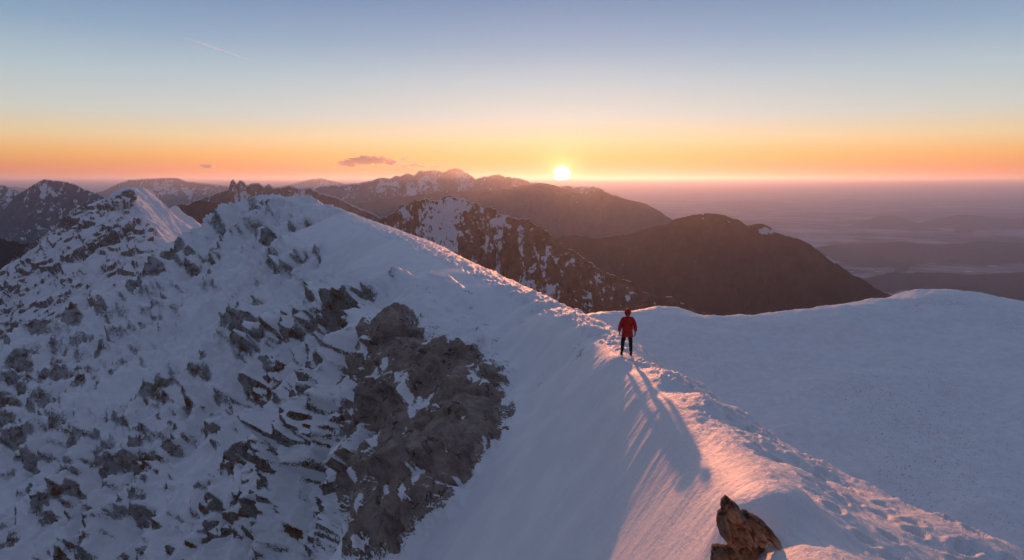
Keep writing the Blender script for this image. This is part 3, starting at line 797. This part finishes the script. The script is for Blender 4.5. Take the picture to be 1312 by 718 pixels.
mountain("mountain", [(-100, 240, 26000), (20, 239, 26000), (60, 246, 25000), (110, 250, 17000), (135, 243, 16500), (150, 236, 16000), (165, 231, 15800), (185, 229.5, 15600), (200, 229, 15500), (226, 228, 15400), (240, 233, 15200), (262, 235, 15000), (300, 239, 14800), (340, 245, 14500)],
         m_snow_far, 6000, 5000, 1600, 1700, n=320, m=130, L=1400, amp=380, crest_amp=16, seed=41, conc=0.7)
mountain("mountain", [(330, 246, 24000), (365, 239, 23500), (385, 233, 23500), (400, 229.5, 23400), (412, 228.5, 23400), (430, 233, 23300), (460, 240, 23000), (540, 246, 22000)], m_snow_far, 6000, 5000, 1900, 1900, n=160, m=90, L=1600, amp=380, crest_amp=20, seed=44, conc=0.7)
# dark wooded hills between the snow ridges
m_wood = mountain_material("dark_wooded_hills", -0.22, (0.008, 0.009, 0.010), (0.035, 0.03, 0.03), 0.006, snow_hi=0.1, z_lo=-400, z_hi=-100, bump=0.9, streak=0.15, slope_w=0.3)
mountain("hill", [(170, 275, 3600), (210, 268, 3500), (232, 262, 3450), (255, 259, 3400), (275, 258, 3350), (300, 268, 3300), (340, 285, 3200)], m_wood, 1500, 1200, 600, 500, n=220, m=120, L=260, amp=90, crest_amp=12, seed=51)
mountain("hill", [(-120, 320, 2300), (-30, 309, 2200), (0, 306, 2150), (18, 308, 2100), (40, 314, 2050), (70, 330, 2000), (130, 350, 1900)], m_wood, 1100, 1000, 500, 400, n=220, m=120, L=260, amp=80, crest_amp=10, seed=55)
# low hills standing in the plain
m_plainhill = mountain_material("wooded_low_hills", -0.35, (0.014, 0.014, 0.016), (0.03, 0.028, 0.03), 0.0006, snow_hi=0.0, bump=0.3, streak=0.1, slope_w=0.2)
for sky, fr, dr, sd in [
    ([(1080, 292, 23000), (1105, 284, 23000), (1128, 277, 23000), (1140, 276, 23000), (1158, 280, 23000), (1175, 285, 22800), (1200, 281, 22600), (1225, 276, 22400), (1240, 275, 22300), (1262, 278, 22200), (1290, 280, 22000), (1340, 281, 22000), (1420, 290, 22000)], 5200, 520, 61),
    ([(1040, 262, 48000), (1060, 259, 48000), (1078, 256, 48000), (1092, 254.5, 48000), (1108, 257, 48000), (1150, 259, 47500), (1200, 258, 47000), (1270, 257, 47000), (1340, 258, 47000), (1420, 262, 47000)], 7000, 420, 63),
    ([(880, 263, 42000), (920, 259, 42000), (960, 257, 42000), (1000, 259, 42000), (1040, 264, 42000)], 5000, 260, 66),
    ([(1020, 322, 14500), (1060, 315, 14400), (1110, 312, 14200), (1160, 310, 14000), (1200, 315, 14000), (1260, 309, 14000), (1330, 312, 14000), (1420, 320, 14000)], 3400, 260, 68),
    ([(1090, 362, 10000), (1140, 349, 9900), (1200, 350, 9700), (1250, 352, 9500), (1330, 348, 9500), (1420, 352, 9500)], 2600, 300, 70)]:
    mountain("hill", sky, m_plainhill, fr, fr, dr, dr + 200, n=200, m=60, L=fr * 0.4, amp=dr * 0.35, crest_amp=dr * 0.06, seed=sd, conc=0.9)

# ------------------------------------------------------------------ plain, one sheet to the horizon
GZ = -1520.0
rr_ = np.concatenate([np.linspace(0, 6000, 20), np.exp(np.linspace(math.log(7000), math.log(460000), 220))])
aa = np.linspace(-math.pi, math.pi, 361)
Rg, Ag = np.meshgrid(rr_, aa, indexing='ij')
Xp = Rg * np.sin(Ag); Yp = Rg * np.cos(Ag)
Zp = GZ + 70 * fbm(Xp / 6000, Yp / 6000, 0 * Xp, 4) * sstep(5000, 9000, Rg) * (1 - sstep(60000, 110000, Rg))
t = NT("plain_of_woods_and_frosty_fields"); pos = obj_pos(t)
mp = t.mapping(pos, (1.0, 1.0, 1.0))
f1n = t.noise(mp, 0.00022, 9, 0.62, 0.6); f2n = t.noise(mp, 0.0010, 7, 0.65)
mm = t.math('ADD', f1n, t.math('MULTIPLY', t.math('SUBTRACT', f2n, 0.5), 0.35))
vor = t.n('ShaderNodeTexVoronoi'); t.l(pos, vor.inputs['Vector']); vor.inputs['Scale'].default_value = 0.0022
fld = t.mix(t.ramp(t.noise(mp, 0.0006, 6, 0.7), 0.35, 0.65), (0.12, 0.11, 0.11), (0.44, 0.41, 0.42))
base = t.mix(t.ramp(mm, 0.47, 0.56), (0.018, 0.018, 0.02), fld)
base = t.mix(t.ramp(t.noise(mp, 0.0025, 4, 0.7), 0.62, 0.70), base, (0.7, 0.66, 0.66))
gm = t.finish(base, 0.95, None, 0.05)
g = grid_mesh("ground", np.stack([Xp, Yp, Zp], -1), gm)
set_props(g, kind="structure")
#@@FAREND
# ------------------------------------------------------------------ valley haze
HTOP = 262.0; HB = GZ - 120.0; HR = 470000.0
bm = bmesh.new()
bmesh.ops.create_cube(bm, size=1)
me = bpy.data.meshes.new("haze"); bm.to_mesh(me); bm.free()
haze = bpy.data.objects.new("haze", me); col.objects.link(haze)
haze.scale = (HR * 2, HR * 2, HTOP - HB); haze.location = (0, 0, (HTOP + HB) / 2)
hm = bpy.data.materials.new("haze"); hm.use_nodes = True; hm.node_tree.nodes.clear()
ho = hm.node_tree.nodes.new('ShaderNodeOutputMaterial'); hv = hm.node_tree.nodes.new('ShaderNodeVolumePrincipled')
hv.inputs['Color'].default_value = (0.75, 0.83, 1.0, 1); hv.inputs['Density'].default_value = 4.0e-5
hv.inputs['Anisotropy'].default_value = 0.58
hm.node_tree.links.new(hv.outputs[0], ho.inputs['Volume'])
me.materials.append(hm)
set_props(haze, kind="stuff")

# ------------------------------------------------------------------ clouds
def cloud(name, puffs, dens, label, parent_label=None):
    bm = bmesh.new()
    c0 = Vector(W(puffs[0][0], puffs[0][1], puffs[0][4]))
    for (u, v, ru, rv, Y) in puffs:
        c = Vector(W(u, v, Y)) - c0; k = Y / FPX
        r = bmesh.ops.create_icosphere(bm, subdivisions=4, radius=1.0)
        for vv in r['verts']:
            p = vv.co
            nn = float(fbm(np.array([p.x * 2.3 + u]), np.array([p.y * 1.7 + v]), np.array([p.z * 1.7]), 4, 0.6)[0])
            q = p * (1 + 0.75 * nn)
            vv.co = Vector((q.x * ru * k, q.y * ru * k * 0.8, q.z * rv * k)) + c
    me = bpy.data.meshes.new(name); bm.to_mesh(me); bm.free()
    for p in me.polygons: p.use_smooth = True
    o = bpy.data.objects.new(name, me); col.objects.link(o); o.location = c0
    m = bpy.data.materials.new(name); m.use_nodes = True; m.node_tree.nodes.clear()
    a = m.node_tree.nodes.new('ShaderNodeOutputMaterial'); b = m.node_tree.nodes.new('ShaderNodeVolumePrincipled')
    b.inputs['Color'].default_value = (0.85, 0.80, 0.85, 1); b.inputs['Density'].default_value = dens; b.inputs['Anisotropy'].default_value = 0.2
    m.node_tree.links.new(b.outputs[0], a.inputs['Volume'])
    me.materials.append(m)
    return o


CG = "small clouds low over the mountains"
o = cloud("cloud", [(450, 209, 14, 4.2, 34000), (466, 205.5, 16, 5.2, 34000), (484, 205.5, 13, 4.8, 34000), (499, 208, 10, 3.2, 34000), (440, 210, 7, 3.0, 34000)], 0.009, "")
set_props(o, "largest grey and pink cloud left of the sun above the far massif", "cloud", CG)
o = cloud("cloud", [(518, 204, 5, 3.0, 34000), (513, 206, 3, 1.6, 34000)], 0.006, "")
set_props(o, "small round pink cloud just right of the largest cloud", "cloud", CG)
o = cloud("cloud", [(530, 212, 7, 2.4, 34000), (518, 213.5, 6, 1.6, 34000), (541, 213.5, 7, 1.3, 34000), (560, 213.5, 6, 1.0, 34000)], 0.008, "")
set_props(o, "flat streak of pink cloud lying just over the summit of the far massif", "cloud", CG)
o = cloud("cloud", [(266, 213, 8, 2.6, 30000), (259, 212, 4, 1.4, 30000)], 0.009, "")
set_props(o, "lone small purple cloud above the mountains on the left", "cloud", CG)
o = cloud("cloud", [(429, 214.5, 2.6, 2.0, 34000)], 0.0045, "")
set_props(o, "tiny dark cloud dot just left of the largest cloud", "cloud", CG)
# condensation trail: a thin tube of vapour high up
A = Vector(W(236, 48, 30000)); B = Vector(W(326, 79, 30000))
bm = bmesh.new()
nseg = 60
rings = []
ax = (B - A).normalized(); sx1 = ax.cross(Vector((0, 1, 0))).normalized(); sx2 = ax.cross(sx1).normalized()
for i in range(nseg + 1):
    f = i / nseg
    rad = 30000 / FPX * (0.25 + 0.75 * math.sin(math.pi * min(1, max(0, 0.08 + 0.9 * f)))) * (1 + 0.25 * random.uniform(-1, 1))
    c = (B - A) * f
    rings.append([bm.verts.new(c + rad * (sx1 * math.cos(a) + sx2 * math.sin(a))) for a in [2 * math.pi * j / 10 for j in range(10)]])
for i in range(nseg):
    for j in range(10):
        bm.faces.new((rings[i][j], rings[i][(j + 1) % 10], rings[i + 1][(j + 1) % 10], rings[i + 1][j]))
bm.faces.new(rings[0][::-1]); bm.faces.new(rings[-1])
bmesh.ops.recalc_face_normals(bm, faces=bm.faces)
me = bpy.data.meshes.new("contrail"); bm.to_mesh(me); bm.free()
o = bpy.data.objects.new("contrail", me); col.objects.link(o); o.location = A
m = bpy.data.materials.new("contrail_vapour"); m.use_nodes = True; m.node_tree.nodes.clear()
a_ = m.node_tree.nodes.new('ShaderNodeOutputMaterial'); b_ = m.node_tree.nodes.new('ShaderNodeVolumePrincipled')
b_.inputs['Color'].default_value = (0.95, 0.93, 0.92, 1); b_.inputs['Density'].default_value = 0.0022; b_.inputs['Anisotropy'].default_value = 0.3
m.node_tree.links.new(b_.outputs[0], a_.inputs['Volume']); me.materials.append(m)
set_props(o, "thin white condensation trail slanting across the blue sky, upper left", "contrail")

#@@PERSON
def simple_mat(name, colr, rough=0.7, nscale=20.0, var=0.25, bump=0.3, bdist=0.01, spec=0.3):
    t = NT(name); pos = obj_pos(t)
    f = t.ramp(t.noise(pos, nscale, 6, 0.6), 0.3, 0.7)
    c = t.mix(f, tuple(q * (1 - var) for q in colr), tuple(min(1, q * (1 + var)) for q in colr))
    return t.finish(c, rough, t.bump(t.noise(pos, nscale * 1.7, 6, 0.6), bump, bdist), spec)


def skin(name, verts, edges, radii, mat, parent=None, sub=2):
    me = bpy.data.meshes.new(name); me.from_pydata(verts, edges, [])
    o = bpy.data.objects.new(name, me); col.objects.link(o)
    o.modifiers.new("skin", 'SKIN'); o.modifiers["skin"].use_smooth_shade = True
    sv = me.skin_vertices[0].data
    for i, r in enumerate(radii):
        sv[i].radius = (r, r) if not isinstance(r, tuple) else r
        sv[i].use_root = (i == 0)
    sb = o.modifiers.new("sub", 'SUBSURF'); sb.levels = sub; sb.render_levels = sub
    bpy.context.view_layer.update()
    dg = bpy.context.evaluated_depsgraph_get()
    nm = bpy.data.meshes.new_from_object(o.evaluated_get(dg))
    o.modifiers.clear(); o.data = nm; nm.name = name
    nm.materials.clear(); nm.materials.append(mat)
    for p in nm.polygons: p.use_smooth = True
    if parent: o.parent = parent
    return o


def ground_at(x, y):
    a0, r0 = lp(x, y)
    i = int(np.clip(np.searchsorted(av, a0), 1, NA - 2))
    j = int(np.argmin((PP[i, :, 0] - x) ** 2 + (PP[i, :, 1] - y) ** 2))
    return float(PP[i, j, 2])


m_skin = simple_mat("skin", (0.50, 0.30, 0.22), 0.55, 30, 0.1)
m_red = simple_mat("red_shell_fabric", (0.50, 0.018, 0.012), 0.6, 9, 0.25, 0.5, 0.03)
m_blk = simple_mat("black_trouser_fabric", (0.022, 0.016, 0.016), 0.75, 14, 0.3, 0.4, 0.02)
m_glv = simple_mat("black_glove_leather", (0.018, 0.014, 0.014), 0.6, 30, 0.3)
m_boot = simple_mat("dark_boot_leather", (0.03, 0.022, 0.02), 0.6, 30, 0.3)
m_sole = simple_mat("grey_sole_rubber", (0.16, 0.14, 0.14), 0.8, 30, 0.3)
px0, py0 = float(PERS[0]) + 0.0, float(PERS[1])
LF = (-0.19, 0.13); RF = (0.13, -0.10)
zl = ground_at(px0 + LF[0], py0 + LF[1]); zr = ground_at(px0 + RF[0], py0 + RF[1])
pz = (zl + zr) / 2
hl, hr = zl - pz, zr - pz
print("person ground", pz, zl, zr, "wanted", PERS[2])
#  body: one continuous figure (pelvis is vertex 0)
bv = [(0, 0, .95), (0, -.01, 1.12), (0, 0, 1.30), (0, .005, 1.44), (0, .015, 1.52), (0, .03, 1.60), (0, .03, 1.68), (0, .12, 1.60), (0, .105, 1.555),
      (-.18, 0, 1.42), (-.27, -.03, 1.15), (-.28, .03, .92), (-.275, .045, .84), (.18, 0, 1.42), (.28, -.02, 1.14), (.30, .04, .90), (.295, .055, .82),
      (-.10, .01, .88), (-.145, .08, .50 + hl * .6), (-.18, .08, .11 + hl), (-.19, .20, .05 + hl), (.10, 0, .88), (.13, .0, .49 + hr * .6), (.13, -.14, .11 + hr), (.14, .0, .05 + hr)]
be = [(0, 1), (1, 2), (2, 3), (3, 4), (4, 5), (5, 6), (5, 7), (5, 8), (3, 9), (9, 10), (10, 11), (11, 12), (3, 13), (13, 14), (14, 15), (15, 16), (0, 17), (17, 18), (18, 19), (19, 20), (0, 21), (21, 22), (22, 23), (23, 24)]
br = [.12, .11, .13, .09, .05, .085, .08, .018, .03, .06, .042, .028, .03, .06, .042, .028, .03, .085, .055, .038, .035, .085, .055, .038, .035]
body = skin("person", bv, be, br, m_skin)
body.location = (px0, py0, pz)
set_props(body, "person in red hooded jacket and black trousers standing on the snow crest, seen from behind", "person")
jv = [(0, 0, .92), (0, 0, .82), (0, -.005, 1.08), (0, -.005, 1.27), (0, 0, 1.41), (0, .01, 1.51),
      (-.165, 0, 1.415), (-.235, -.02, 1.29), (-.285, -.03, 1.13), (-.30, .015, 1.0), (-.30, .035, .91),
      (.165, 0, 1.415), (.24, -.015, 1.29), (.29, -.025, 1.12), (.315, .02, .99), (.315, .045, .89)]
je = [(0, 1), (0, 2), (2, 3), (3, 4), (4, 5), (4, 6), (6, 7), (7, 8), (8, 9), (9, 10), (4, 11), (11, 12), (12, 13), (13, 14), (14, 15)]
jr = [(.215, .16), (.205, .155), (.205, .155), (.22, .165), (.165, .12), (.085, .085), .092, .088, .080, .070, .055, .092, .088, .080, .070, .055]
jacket = skin("jacket", jv, je, jr, m_red, body)
# hood round the head, open at the face
bm = bmesh.new(); bmesh.ops.create_uvsphere(bm, u_segments=32, v_segments=20, radius=1)
for v in list(bm.verts):
    x, y, z = v.co
    pk = 1 + 0.07 * max(0, z) - 0.12 * max(0, -z)
    v.co = Vector((x * .125 * pk, y * .150 * pk + .015 - 0.02 * max(0, z), z * .158 + 1.655))
bmesh.ops.delete(bm, geom=[v for v in bm.verts if v.co.y > .095 and 1.54 < v.co.z < 1.74], context='VERTS')
me = bpy.data.meshes.new("hood"); bm.to_mesh(me); bm.free(); me.materials.append(m_red)
for p in me.polygons: p.use_smooth = True
hood = bpy.data.objects.new("hood", me); col.objects.link(hood); hood.parent = jacket
sm = hood.modifiers.new("cloth", 'SOLIDIFY'); sm.thickness = 0.008
# hem cord of the jacket
bm = bmesh.new(); rr = []
for k in range(28):
    a = 2 * math.pi * k / 28
    rr.append([bm.verts.new(((.196 + .012 * math.cos(b)) * math.cos(a), (.150 + .012 * math.cos(b)) * math.sin(a), .80 + .018 * math.sin(b))) for b in [2 * math.pi * q / 8 for q in range(8)]])
for k in range(28):
    for q in range(8): bm.faces.new((rr[k][q], rr[(k + 1) % 28][q], rr[(k + 1) % 28][(q + 1) % 8], rr[k][(q + 1) % 8]))
me = bpy.data.meshes.new("hem"); bm.to_mesh(me); bm.free(); me.materials.append(m_red)
for p in me.polygons: p.use_smooth = True
hem = bpy.data.objects.new("hem", me); col.objects.link(hem); hem.parent = jacket
tv = [(0, 0, .93), (0, 0, .84), (-.10, .01, .84), (-.125, .04, .68), (-.15, .075, .50 + hl * .6), (-.165, .075, .30 + hl), (-.18, .07, .13 + hl), (.10, 0, .84), (.12, 0, .68), (.135, 0, .50 + hr * .6), (.135, -.07, .30 + hr), (.13, -.13, .13 + hr)]
te = [(0, 1), (0, 2), (2, 3), (3, 4), (4, 5), (5, 6), (0, 7), (7, 8), (8, 9), (9, 10), (10, 11)]
trs = skin("trousers", tv, te, [(.165, .13), .12, .108, .100, .082, .074, .066, .108, .100, .082, .074, .066], m_blk, body)
for (bx_, by_, h) in ((-.185, .07, hl), (.135, -.14, hr)):
    bt = skin("boot", [(bx_, by_, .07 + h), (bx_, by_ - .05, .045 + h), (bx_, by_ + .10, .05 + h), (bx_ + .012, by_ + .20, .04 + h), (bx_, by_ - .01, .18 + h)], [(0, 1), (0, 2), (2, 3), (0, 4)], [.05, .042, .045, .036, .052], m_boot, body)
    bm = bmesh.new(); bmesh.ops.create_cube(bm, size=1)
    bmesh.ops.subdivide_edges(bm, edges=bm.edges[:], cuts=3, use_grid_fill=True)
    for v in bm.verts:
        yy_ = v.co.y * 2
        v.co = Vector((bx_ + v.co.x * .10 * (1 - .35 * yy_ * yy_) + .006, by_ + .07 + v.co.y * .34, .008 + h + v.co.z * .025))
    me = bpy.data.meshes.new("sole"); bm.to_mesh(me); bm.free(); me.materials.append(m_sole)
    so = bpy.data.objects.new("sole", me); col.objects.link(so); so.parent = bt
for sgn, (wx_, wy_, wz_) in ((-1, (-.298, .038, .90)), (1, (.313, .048, .88))):
    gv = [(wx_, wy_, wz_), (wx_, wy_ + .012, wz_ - .05), (wx_, wy_ + .018, wz_ - .085)]; ge = [(0, 1), (1, 2)]; gr = [(.036, .040), (.026, .044), (.018, .040)]
    for f_, ln in zip((-.033, -.011, .011, .033), (.060, .078, .074, .056)):
        i0 = len(gv); gv += [(wx_, wy_ + .020 + f_, wz_ - .095), (wx_ - sgn * .008, wy_ + .026 + f_ * 1.1, wz_ - .095 - ln * .55), (wx_ - sgn * .024, wy_ + .030 + f_ * 1.1, wz_ - .095 - ln)]
        ge += [(2, i0), (i0, i0 + 1), (i0 + 1, i0 + 2)]; gr += [.012, .0115, .010]
    i0 = len(gv); gv += [(wx_ - sgn * .014, wy_ + .050, wz_ - .045), (wx_ - sgn * .030, wy_ + .068, wz_ - .085)]
    ge += [(1, i0), (i0, i0 + 1)]; gr += [.013, .011]
    skin("glove", gv, ge, gr, m_glv, body, 1)

# ------------------------------------------------------------------ rock outcrop breaking out of the crest
t = NT("weathered_ochre_rock"); pos = obj_pos(t)
f1_ = t.noise(pos, 5.0, 9, 0.68); f2_ = t.noise(pos, 30.0, 6, 0.7)
c = t.mix(t.ramp(f1_, 0.35, 0.65), (0.42, 0.16, 0.075), (0.72, 0.36, 0.19))
c = t.mix(t.math('MULTIPLY', t.ramp(f2_, 0.5, 0.75), 0.5), c, (0.10, 0.07, 0.055))
edge = t.attr("edge")
c = t.mix(t.math('MULTIPLY', edge, 0.75), c, t.mix(t.ramp(f2_, 0.3, 0.7), (0.07, 0.055, 0.05), (0.20, 0.16, 0.14)))
rock_mat = t.finish(c, 0.9, t.bump(t.noise(pos, 16, 9, 0.72), 0.9, 0.03), 0.15)


def px_poly_sd(pts, u, v): return poly_sd(pts, u, v)


up_px = [(920, 646), (922, 640), (927, 635), (931, 635), (931, 642), (938, 641), (943, 645), (944, 650), (950, 655), (958, 653), (957, 658), (966, 659), (975, 664), (981, 670), (988, 675), (996, 685), (1003, 692), (994, 694), (985, 692), (975, 691), (960, 692), (948, 694), (945, 700), (936, 703), (930, 695), (920, 684), (915, 670), (916, 658), (921, 654)]
lo_px = [(908, 700), (914, 697), (930, 699), (945, 693), (962, 694), (975, 697), (981, 699), (974, 712), (966, 745), (940, 760), (906, 745)]


def edge_lo(a, b, sd):
    return ridged(a * 6, b * 14, 0 * a, 4, 0.6) - 0.4


def crag(pts, Yc, thick, seed, lean=0.0, edge_top=True):
    """solid lump with the given profile: front and back sheets meeting at the rim"""
    p = np.array(pts, float); u0, v0 = p[:, 0].mean(), p[:, 1].max()
    k = Yc / FPX
    loc2 = np.stack([(p[:, 0] - u0) * k, (v0 - p[:, 1]) * k * 1.08], -1)
    h = 0.0055
    gx = np.arange(loc2[:, 0].min() - .03, loc2[:, 0].max() + .03, h); gz = np.arange(loc2[:, 1].min() - .03, loc2[:, 1].max() + .03, h)
    GX, GZ_ = np.meshgrid(gx, gz, indexing='ij')
    sd = poly_sd(loc2, GX, GZ_) + 0.011 * fbm(GX * 25, GZ_ * 25, 0 * GX + seed, 3)
    ins = sd > 0
    r = np.clip(sd / thick, 0, 1); bulge = thick * np.sqrt(1 - (1 - r) ** 2)
    bv_, _, br_ = blocks(GX * 7, GZ_ * 7, bulge * 7, seed)
    bw_, _, _ = blocks(GX * 22, GZ_ * 22, bulge * 22, seed + 1)
    rgh = blur(0.15 * (bv_ - .5), 1) + 0.05 * (bw_ - .5) + 0.05 * edge_lo(GX, GZ_, sd) + 0.03 * fbm(GX * 9, GZ_ * 9, 0 * GX, 4)
    front = -(bulge + rgh * sstep(0, .03, sd)) + lean * GZ_
    back = bulge * 1.4 + lean * GZ_
    edg = sstep(0.055, 0.01, sd + 0.02 * fbm(GX * 12, GZ_ * 12, 0 * GX, 3)) * (GZ_ > GZ_.max() * 0.25)
    idx = -np.ones(GX.shape, int); idx[ins] = np.arange(ins.sum())
    n0 = int(ins.sum())
    nb = np.pad(ins, 1)
    rim = ins & ~(nb[:-2, 1:-1] & nb[2:, 1:-1] & nb[1:-1, :-2] & nb[1:-1, 2:])
    idb = idx.copy(); inner = ins & ~rim; idb[inner] = n0 + np.arange(inner.sum())
    co = np.concatenate([np.stack([GX[ins], front[ins], GZ_[ins]], -1), np.stack([GX[inner], back[inner], GZ_[inner]], -1)])
    q = ins[:-1, :-1] & ins[1:, :-1] & ins[1:, 1:] & ins[:-1, 1:]
    def fc(I, flip):
        a = np.stack([I[:-1, :-1][q], I[1:, :-1][q], I[1:, 1:][q], I[:-1, 1:][q]], -1); return a[:, ::-1] if flip else a
    F = np.concatenate([fc(idx, False), fc(idb, True)])
    me = bpy.data.meshes.new("rock_outcrop"); me.from_pydata(co.tolist(), [], F.tolist()); me.validate()
    at = me.attributes.new("edge", 'FLOAT', 'POINT'); ev = np.concatenate([edg[ins], edg[inner]]).astype(np.float32)
    at.data.foreach_set("value", ev)
    for p_ in me.polygons: p_.use_smooth = True
    me.materials.append(rock_mat)
    o = bpy.data.objects.new("rock_outcrop", me); col.objects.link(o)
    o.location = W(u0, v0, Yc)
    return o


YR = float(hit(972, 700)[1]) - 0.22
print("rock at", YR)
o = crag(up_px, YR + 0.03, 0.15, 3, 0.02)
set_props(o, "jagged ochre rock leaning out of the lit snow crest at the bottom of the view", "rock", "rocks breaking through the near crest")
o = crag(lo_px, YR - 0.05, 0.12, 9, 0.05)
set_props(o, "squat brown rock block directly below the jagged leaning ochre rock", "rock", "rocks breaking through the near crest")
#@@PERSONEND
# ------------------------------------------------------------------ sky and sun
world = bpy.data.worlds.new("World"); scene.world = world; world.use_nodes = True
nt = world.node_tree; nt.nodes.clear()
wo = nt.nodes.new('ShaderNodeOutputWorld'); bg = nt.nodes.new('ShaderNodeBackground')
sky = nt.nodes.new('ShaderNodeTexSky'); sky.sky_type = 'NISHITA'; sky.sun_disc = False
sky.sun_elevation = SUN_EL; sky.sun_rotation = SUN_AZ
sky.altitude = 2000; sky.air_density = 1.0; sky.dust_density = 1.5; sky.ozone_density = 2.0
nt.links.new(sky.outputs[0], bg.inputs[0]); bg.inputs[1].default_value = 0.15
nt.links.new(bg.outputs[0], wo.inputs[0])
# clear-air colours by height above the horizon mixed over the physical sky, bright air round the sun and its disc
geo = nt.nodes.new('ShaderNodeTexCoord')
sp = nt.nodes.new('ShaderNodeSeparateXYZ'); nt.links.new(geo.outputs['Generated'], sp.inputs[0])
def wm(op, a, b=0.0, c=None, clamp=False):
    nd = nt.nodes.new('ShaderNodeMath'); nd.operation = op; nd.use_clamp = clamp
    for k, v in enumerate((a, b, c)):
        if v is None: continue
        if hasattr(v, 'links'): nt.links.new(v, nd.inputs[k])
        else: nd.inputs[k].default_value = v
    return nd.outputs[0]
def lin(c): return tuple((x / 255 / 12.92) if x / 255 <= 0.04045 else ((x / 255 + 0.055) / 1.055) ** 2.4 for x in c)
el = wm('MULTIPLY', wm('ARCSINE', sp.outputs[2]), 180 / math.pi)
EXPO = 0.9
mr = wm('DIVIDE', wm('ADD', el, 2.0), 92.0)
rp = nt.nodes.new('ShaderNodeValToRGB'); nt.links.new(mr, rp.inputs[0]); rp.color_ramp.interpolation = 'LINEAR'
stops = [(-2, (150, 90, 65)), (0.15, (200, 102, 50)), (0.9, (230, 138, 66)), (2.0, (245, 180, 98)), (3.3, (236, 210, 160)), (5.2, (206, 212, 205)), (8.0, (180, 200, 209)), (11.0, (142, 172, 199)), (14.3, (110, 146, 184)), (30, (118, 136, 165)), (60, (112, 121, 151)), (90, (108, 115, 145))]
while len(rp.color_ramp.elements) < len(stops): rp.color_ramp.elements.new(0.5)
for e_, (ang, c) in zip(rp.color_ramp.elements, stops):
    e_.position = (ang + 2) / 92.0
for e_, (ang, c) in zip(rp.color_ramp.elements, stops):
    e_.color = (*[q / 2 ** EXPO for q in lin(c)], 1)
dt = nt.nodes.new('ShaderNodeVectorMath'); dt.operation = 'DOT_PRODUCT'; nt.links.new(geo.outputs['Generated'], dt.inputs[0]); dt.inputs[1].default_value = SUN
angd = wm('MULTIPLY', wm('ARCCOSINE', wm('MINIMUM', dt.outputs['Value'], 1.0)), 180 / math.pi)
# away from the sun the sky is a little duller
azf = wm('SUBTRACT', 1.04, wm('MULTIPLY', wm('MINIMUM', wm('DIVIDE', angd, 90.0), 1.0), 0.18))
# opposite the sun the low sky is the dull blue of the earth's shadow
rp2 = nt.nodes.new('ShaderNodeValToRGB'); nt.links.new(mr, rp2.inputs[0])
st2 = [(-2, (70, 80, 105)), (4, (88, 102, 132)), (12, (112, 124, 150)), (30, (114, 129, 160)), (90, (108, 115, 145))]
while len(rp2.color_ramp.elements) < len(st2): rp2.color_ramp.elements.new(0.5)
for e_, (ang, c) in zip(rp2.color_ramp.elements, st2): e_.position = (ang + 2) / 92.0
for e_, (ang, c) in zip(rp2.color_ramp.elements, st2): e_.color = (*[q / 2 ** EXPO for q in lin(c)], 1)
am = nt.nodes.new('ShaderNodeMapRange'); am.interpolation_type = 'SMOOTHSTEP'; nt.links.new(angd, am.inputs[0]); am.inputs[1].default_value = 42; am.inputs[2].default_value = 100
rmx = nt.nodes.new('ShaderNodeMix'); rmx.data_type = 'RGBA'; nt.links.new(am.outputs[0], rmx.inputs[0]); nt.links.new(rp.outputs[0], rmx.inputs[6]); nt.links.new(rp2.outputs[0], rmx.inputs[7])
vm = nt.nodes.new('ShaderNodeVectorMath'); vm.operation = 'SCALE'; nt.links.new(rmx.outputs[2], vm.inputs[0]); nt.links.new(azf, vm.inputs['Scale'])
v2_ = nt.nodes.new('ShaderNodeVectorMath'); v2_.operation = 'SCALE'; nt.links.new(sky.outputs[0], v2_.inputs[0]); v2_.inputs['Scale'].default_value = 0.15
mx = nt.nodes.new('ShaderNodeMix'); mx.data_type = 'RGBA'; mx.inputs[0].default_value = 0.965
nt.links.new(v2_.outputs[0], mx.inputs[6]); nt.links.new(vm.outputs[0], mx.inputs[7])
def glow(amp, width, colr):
    g_ = wm('MULTIPLY', wm('POWER', math.e, wm('MULTIPLY', angd, -1.0 / width)), amp)
    q = nt.nodes.new('ShaderNodeVectorMath'); q.operation = 'SCALE'; q.inputs[0].default_value = colr; nt.links.new(g_, q.inputs['Scale']); return q.outputs[0]
disc = nt.nodes.new('ShaderNodeMapRange'); disc.interpolation_type = 'SMOOTHSTEP'; nt.links.new(angd, disc.inputs[0]); disc.inputs[1].default_value = 0.72; disc.inputs[2].default_value = 0.50; disc.inputs[3].default_value = 0; disc.inputs[4].default_value = 60
dq = nt.nodes.new('ShaderNodeVectorMath'); dq.operation = 'SCALE'; dq.inputs[0].default_value = (1.0, 0.85, 0.5); nt.links.new(disc.outputs[0], dq.inputs['Scale'])
acc = mx.outputs[2]
for q in (glow(0.03, 6.0, (1.0, 0.62, 0.25)), glow(1.2, 0.7, (1.0, 0.62, 0.22)), dq.outputs[0]):
    ad = nt.nodes.new('ShaderNodeVectorMath'); ad.operation = 'ADD'; nt.links.new(acc, ad.inputs[0]); nt.links.new(q, ad.inputs[1]); acc = ad.outputs[0]
nt.links.new(acc, bg.inputs[0]); bg.inputs[1].default_value = 1.0
sun_d = bpy.data.lights.new("sun", 'SUN'); sun_d.energy = 5.0; sun_d.angle = math.radians(0.6); sun_d.color = (1.0, 0.33, 0.13)
sun = bpy.data.objects.new("sun", sun_d); col.objects.link(sun)
sun.rotation_euler = SUN.to_track_quat('Z', 'Y').to_euler()

scene.view_settings.view_transform = 'Standard'; scene.view_settings.look = 'None'
scene.view_settings.gamma = 1.0; scene.view_settings.exposure = EXPO
scene.view_settings.use_curve_mapping = False
scene.render.engine = 'CYCLES'
scene.cycles.max_bounces = 6; scene.cycles.volume_bounces = 1
print("script", time.time() - T0)
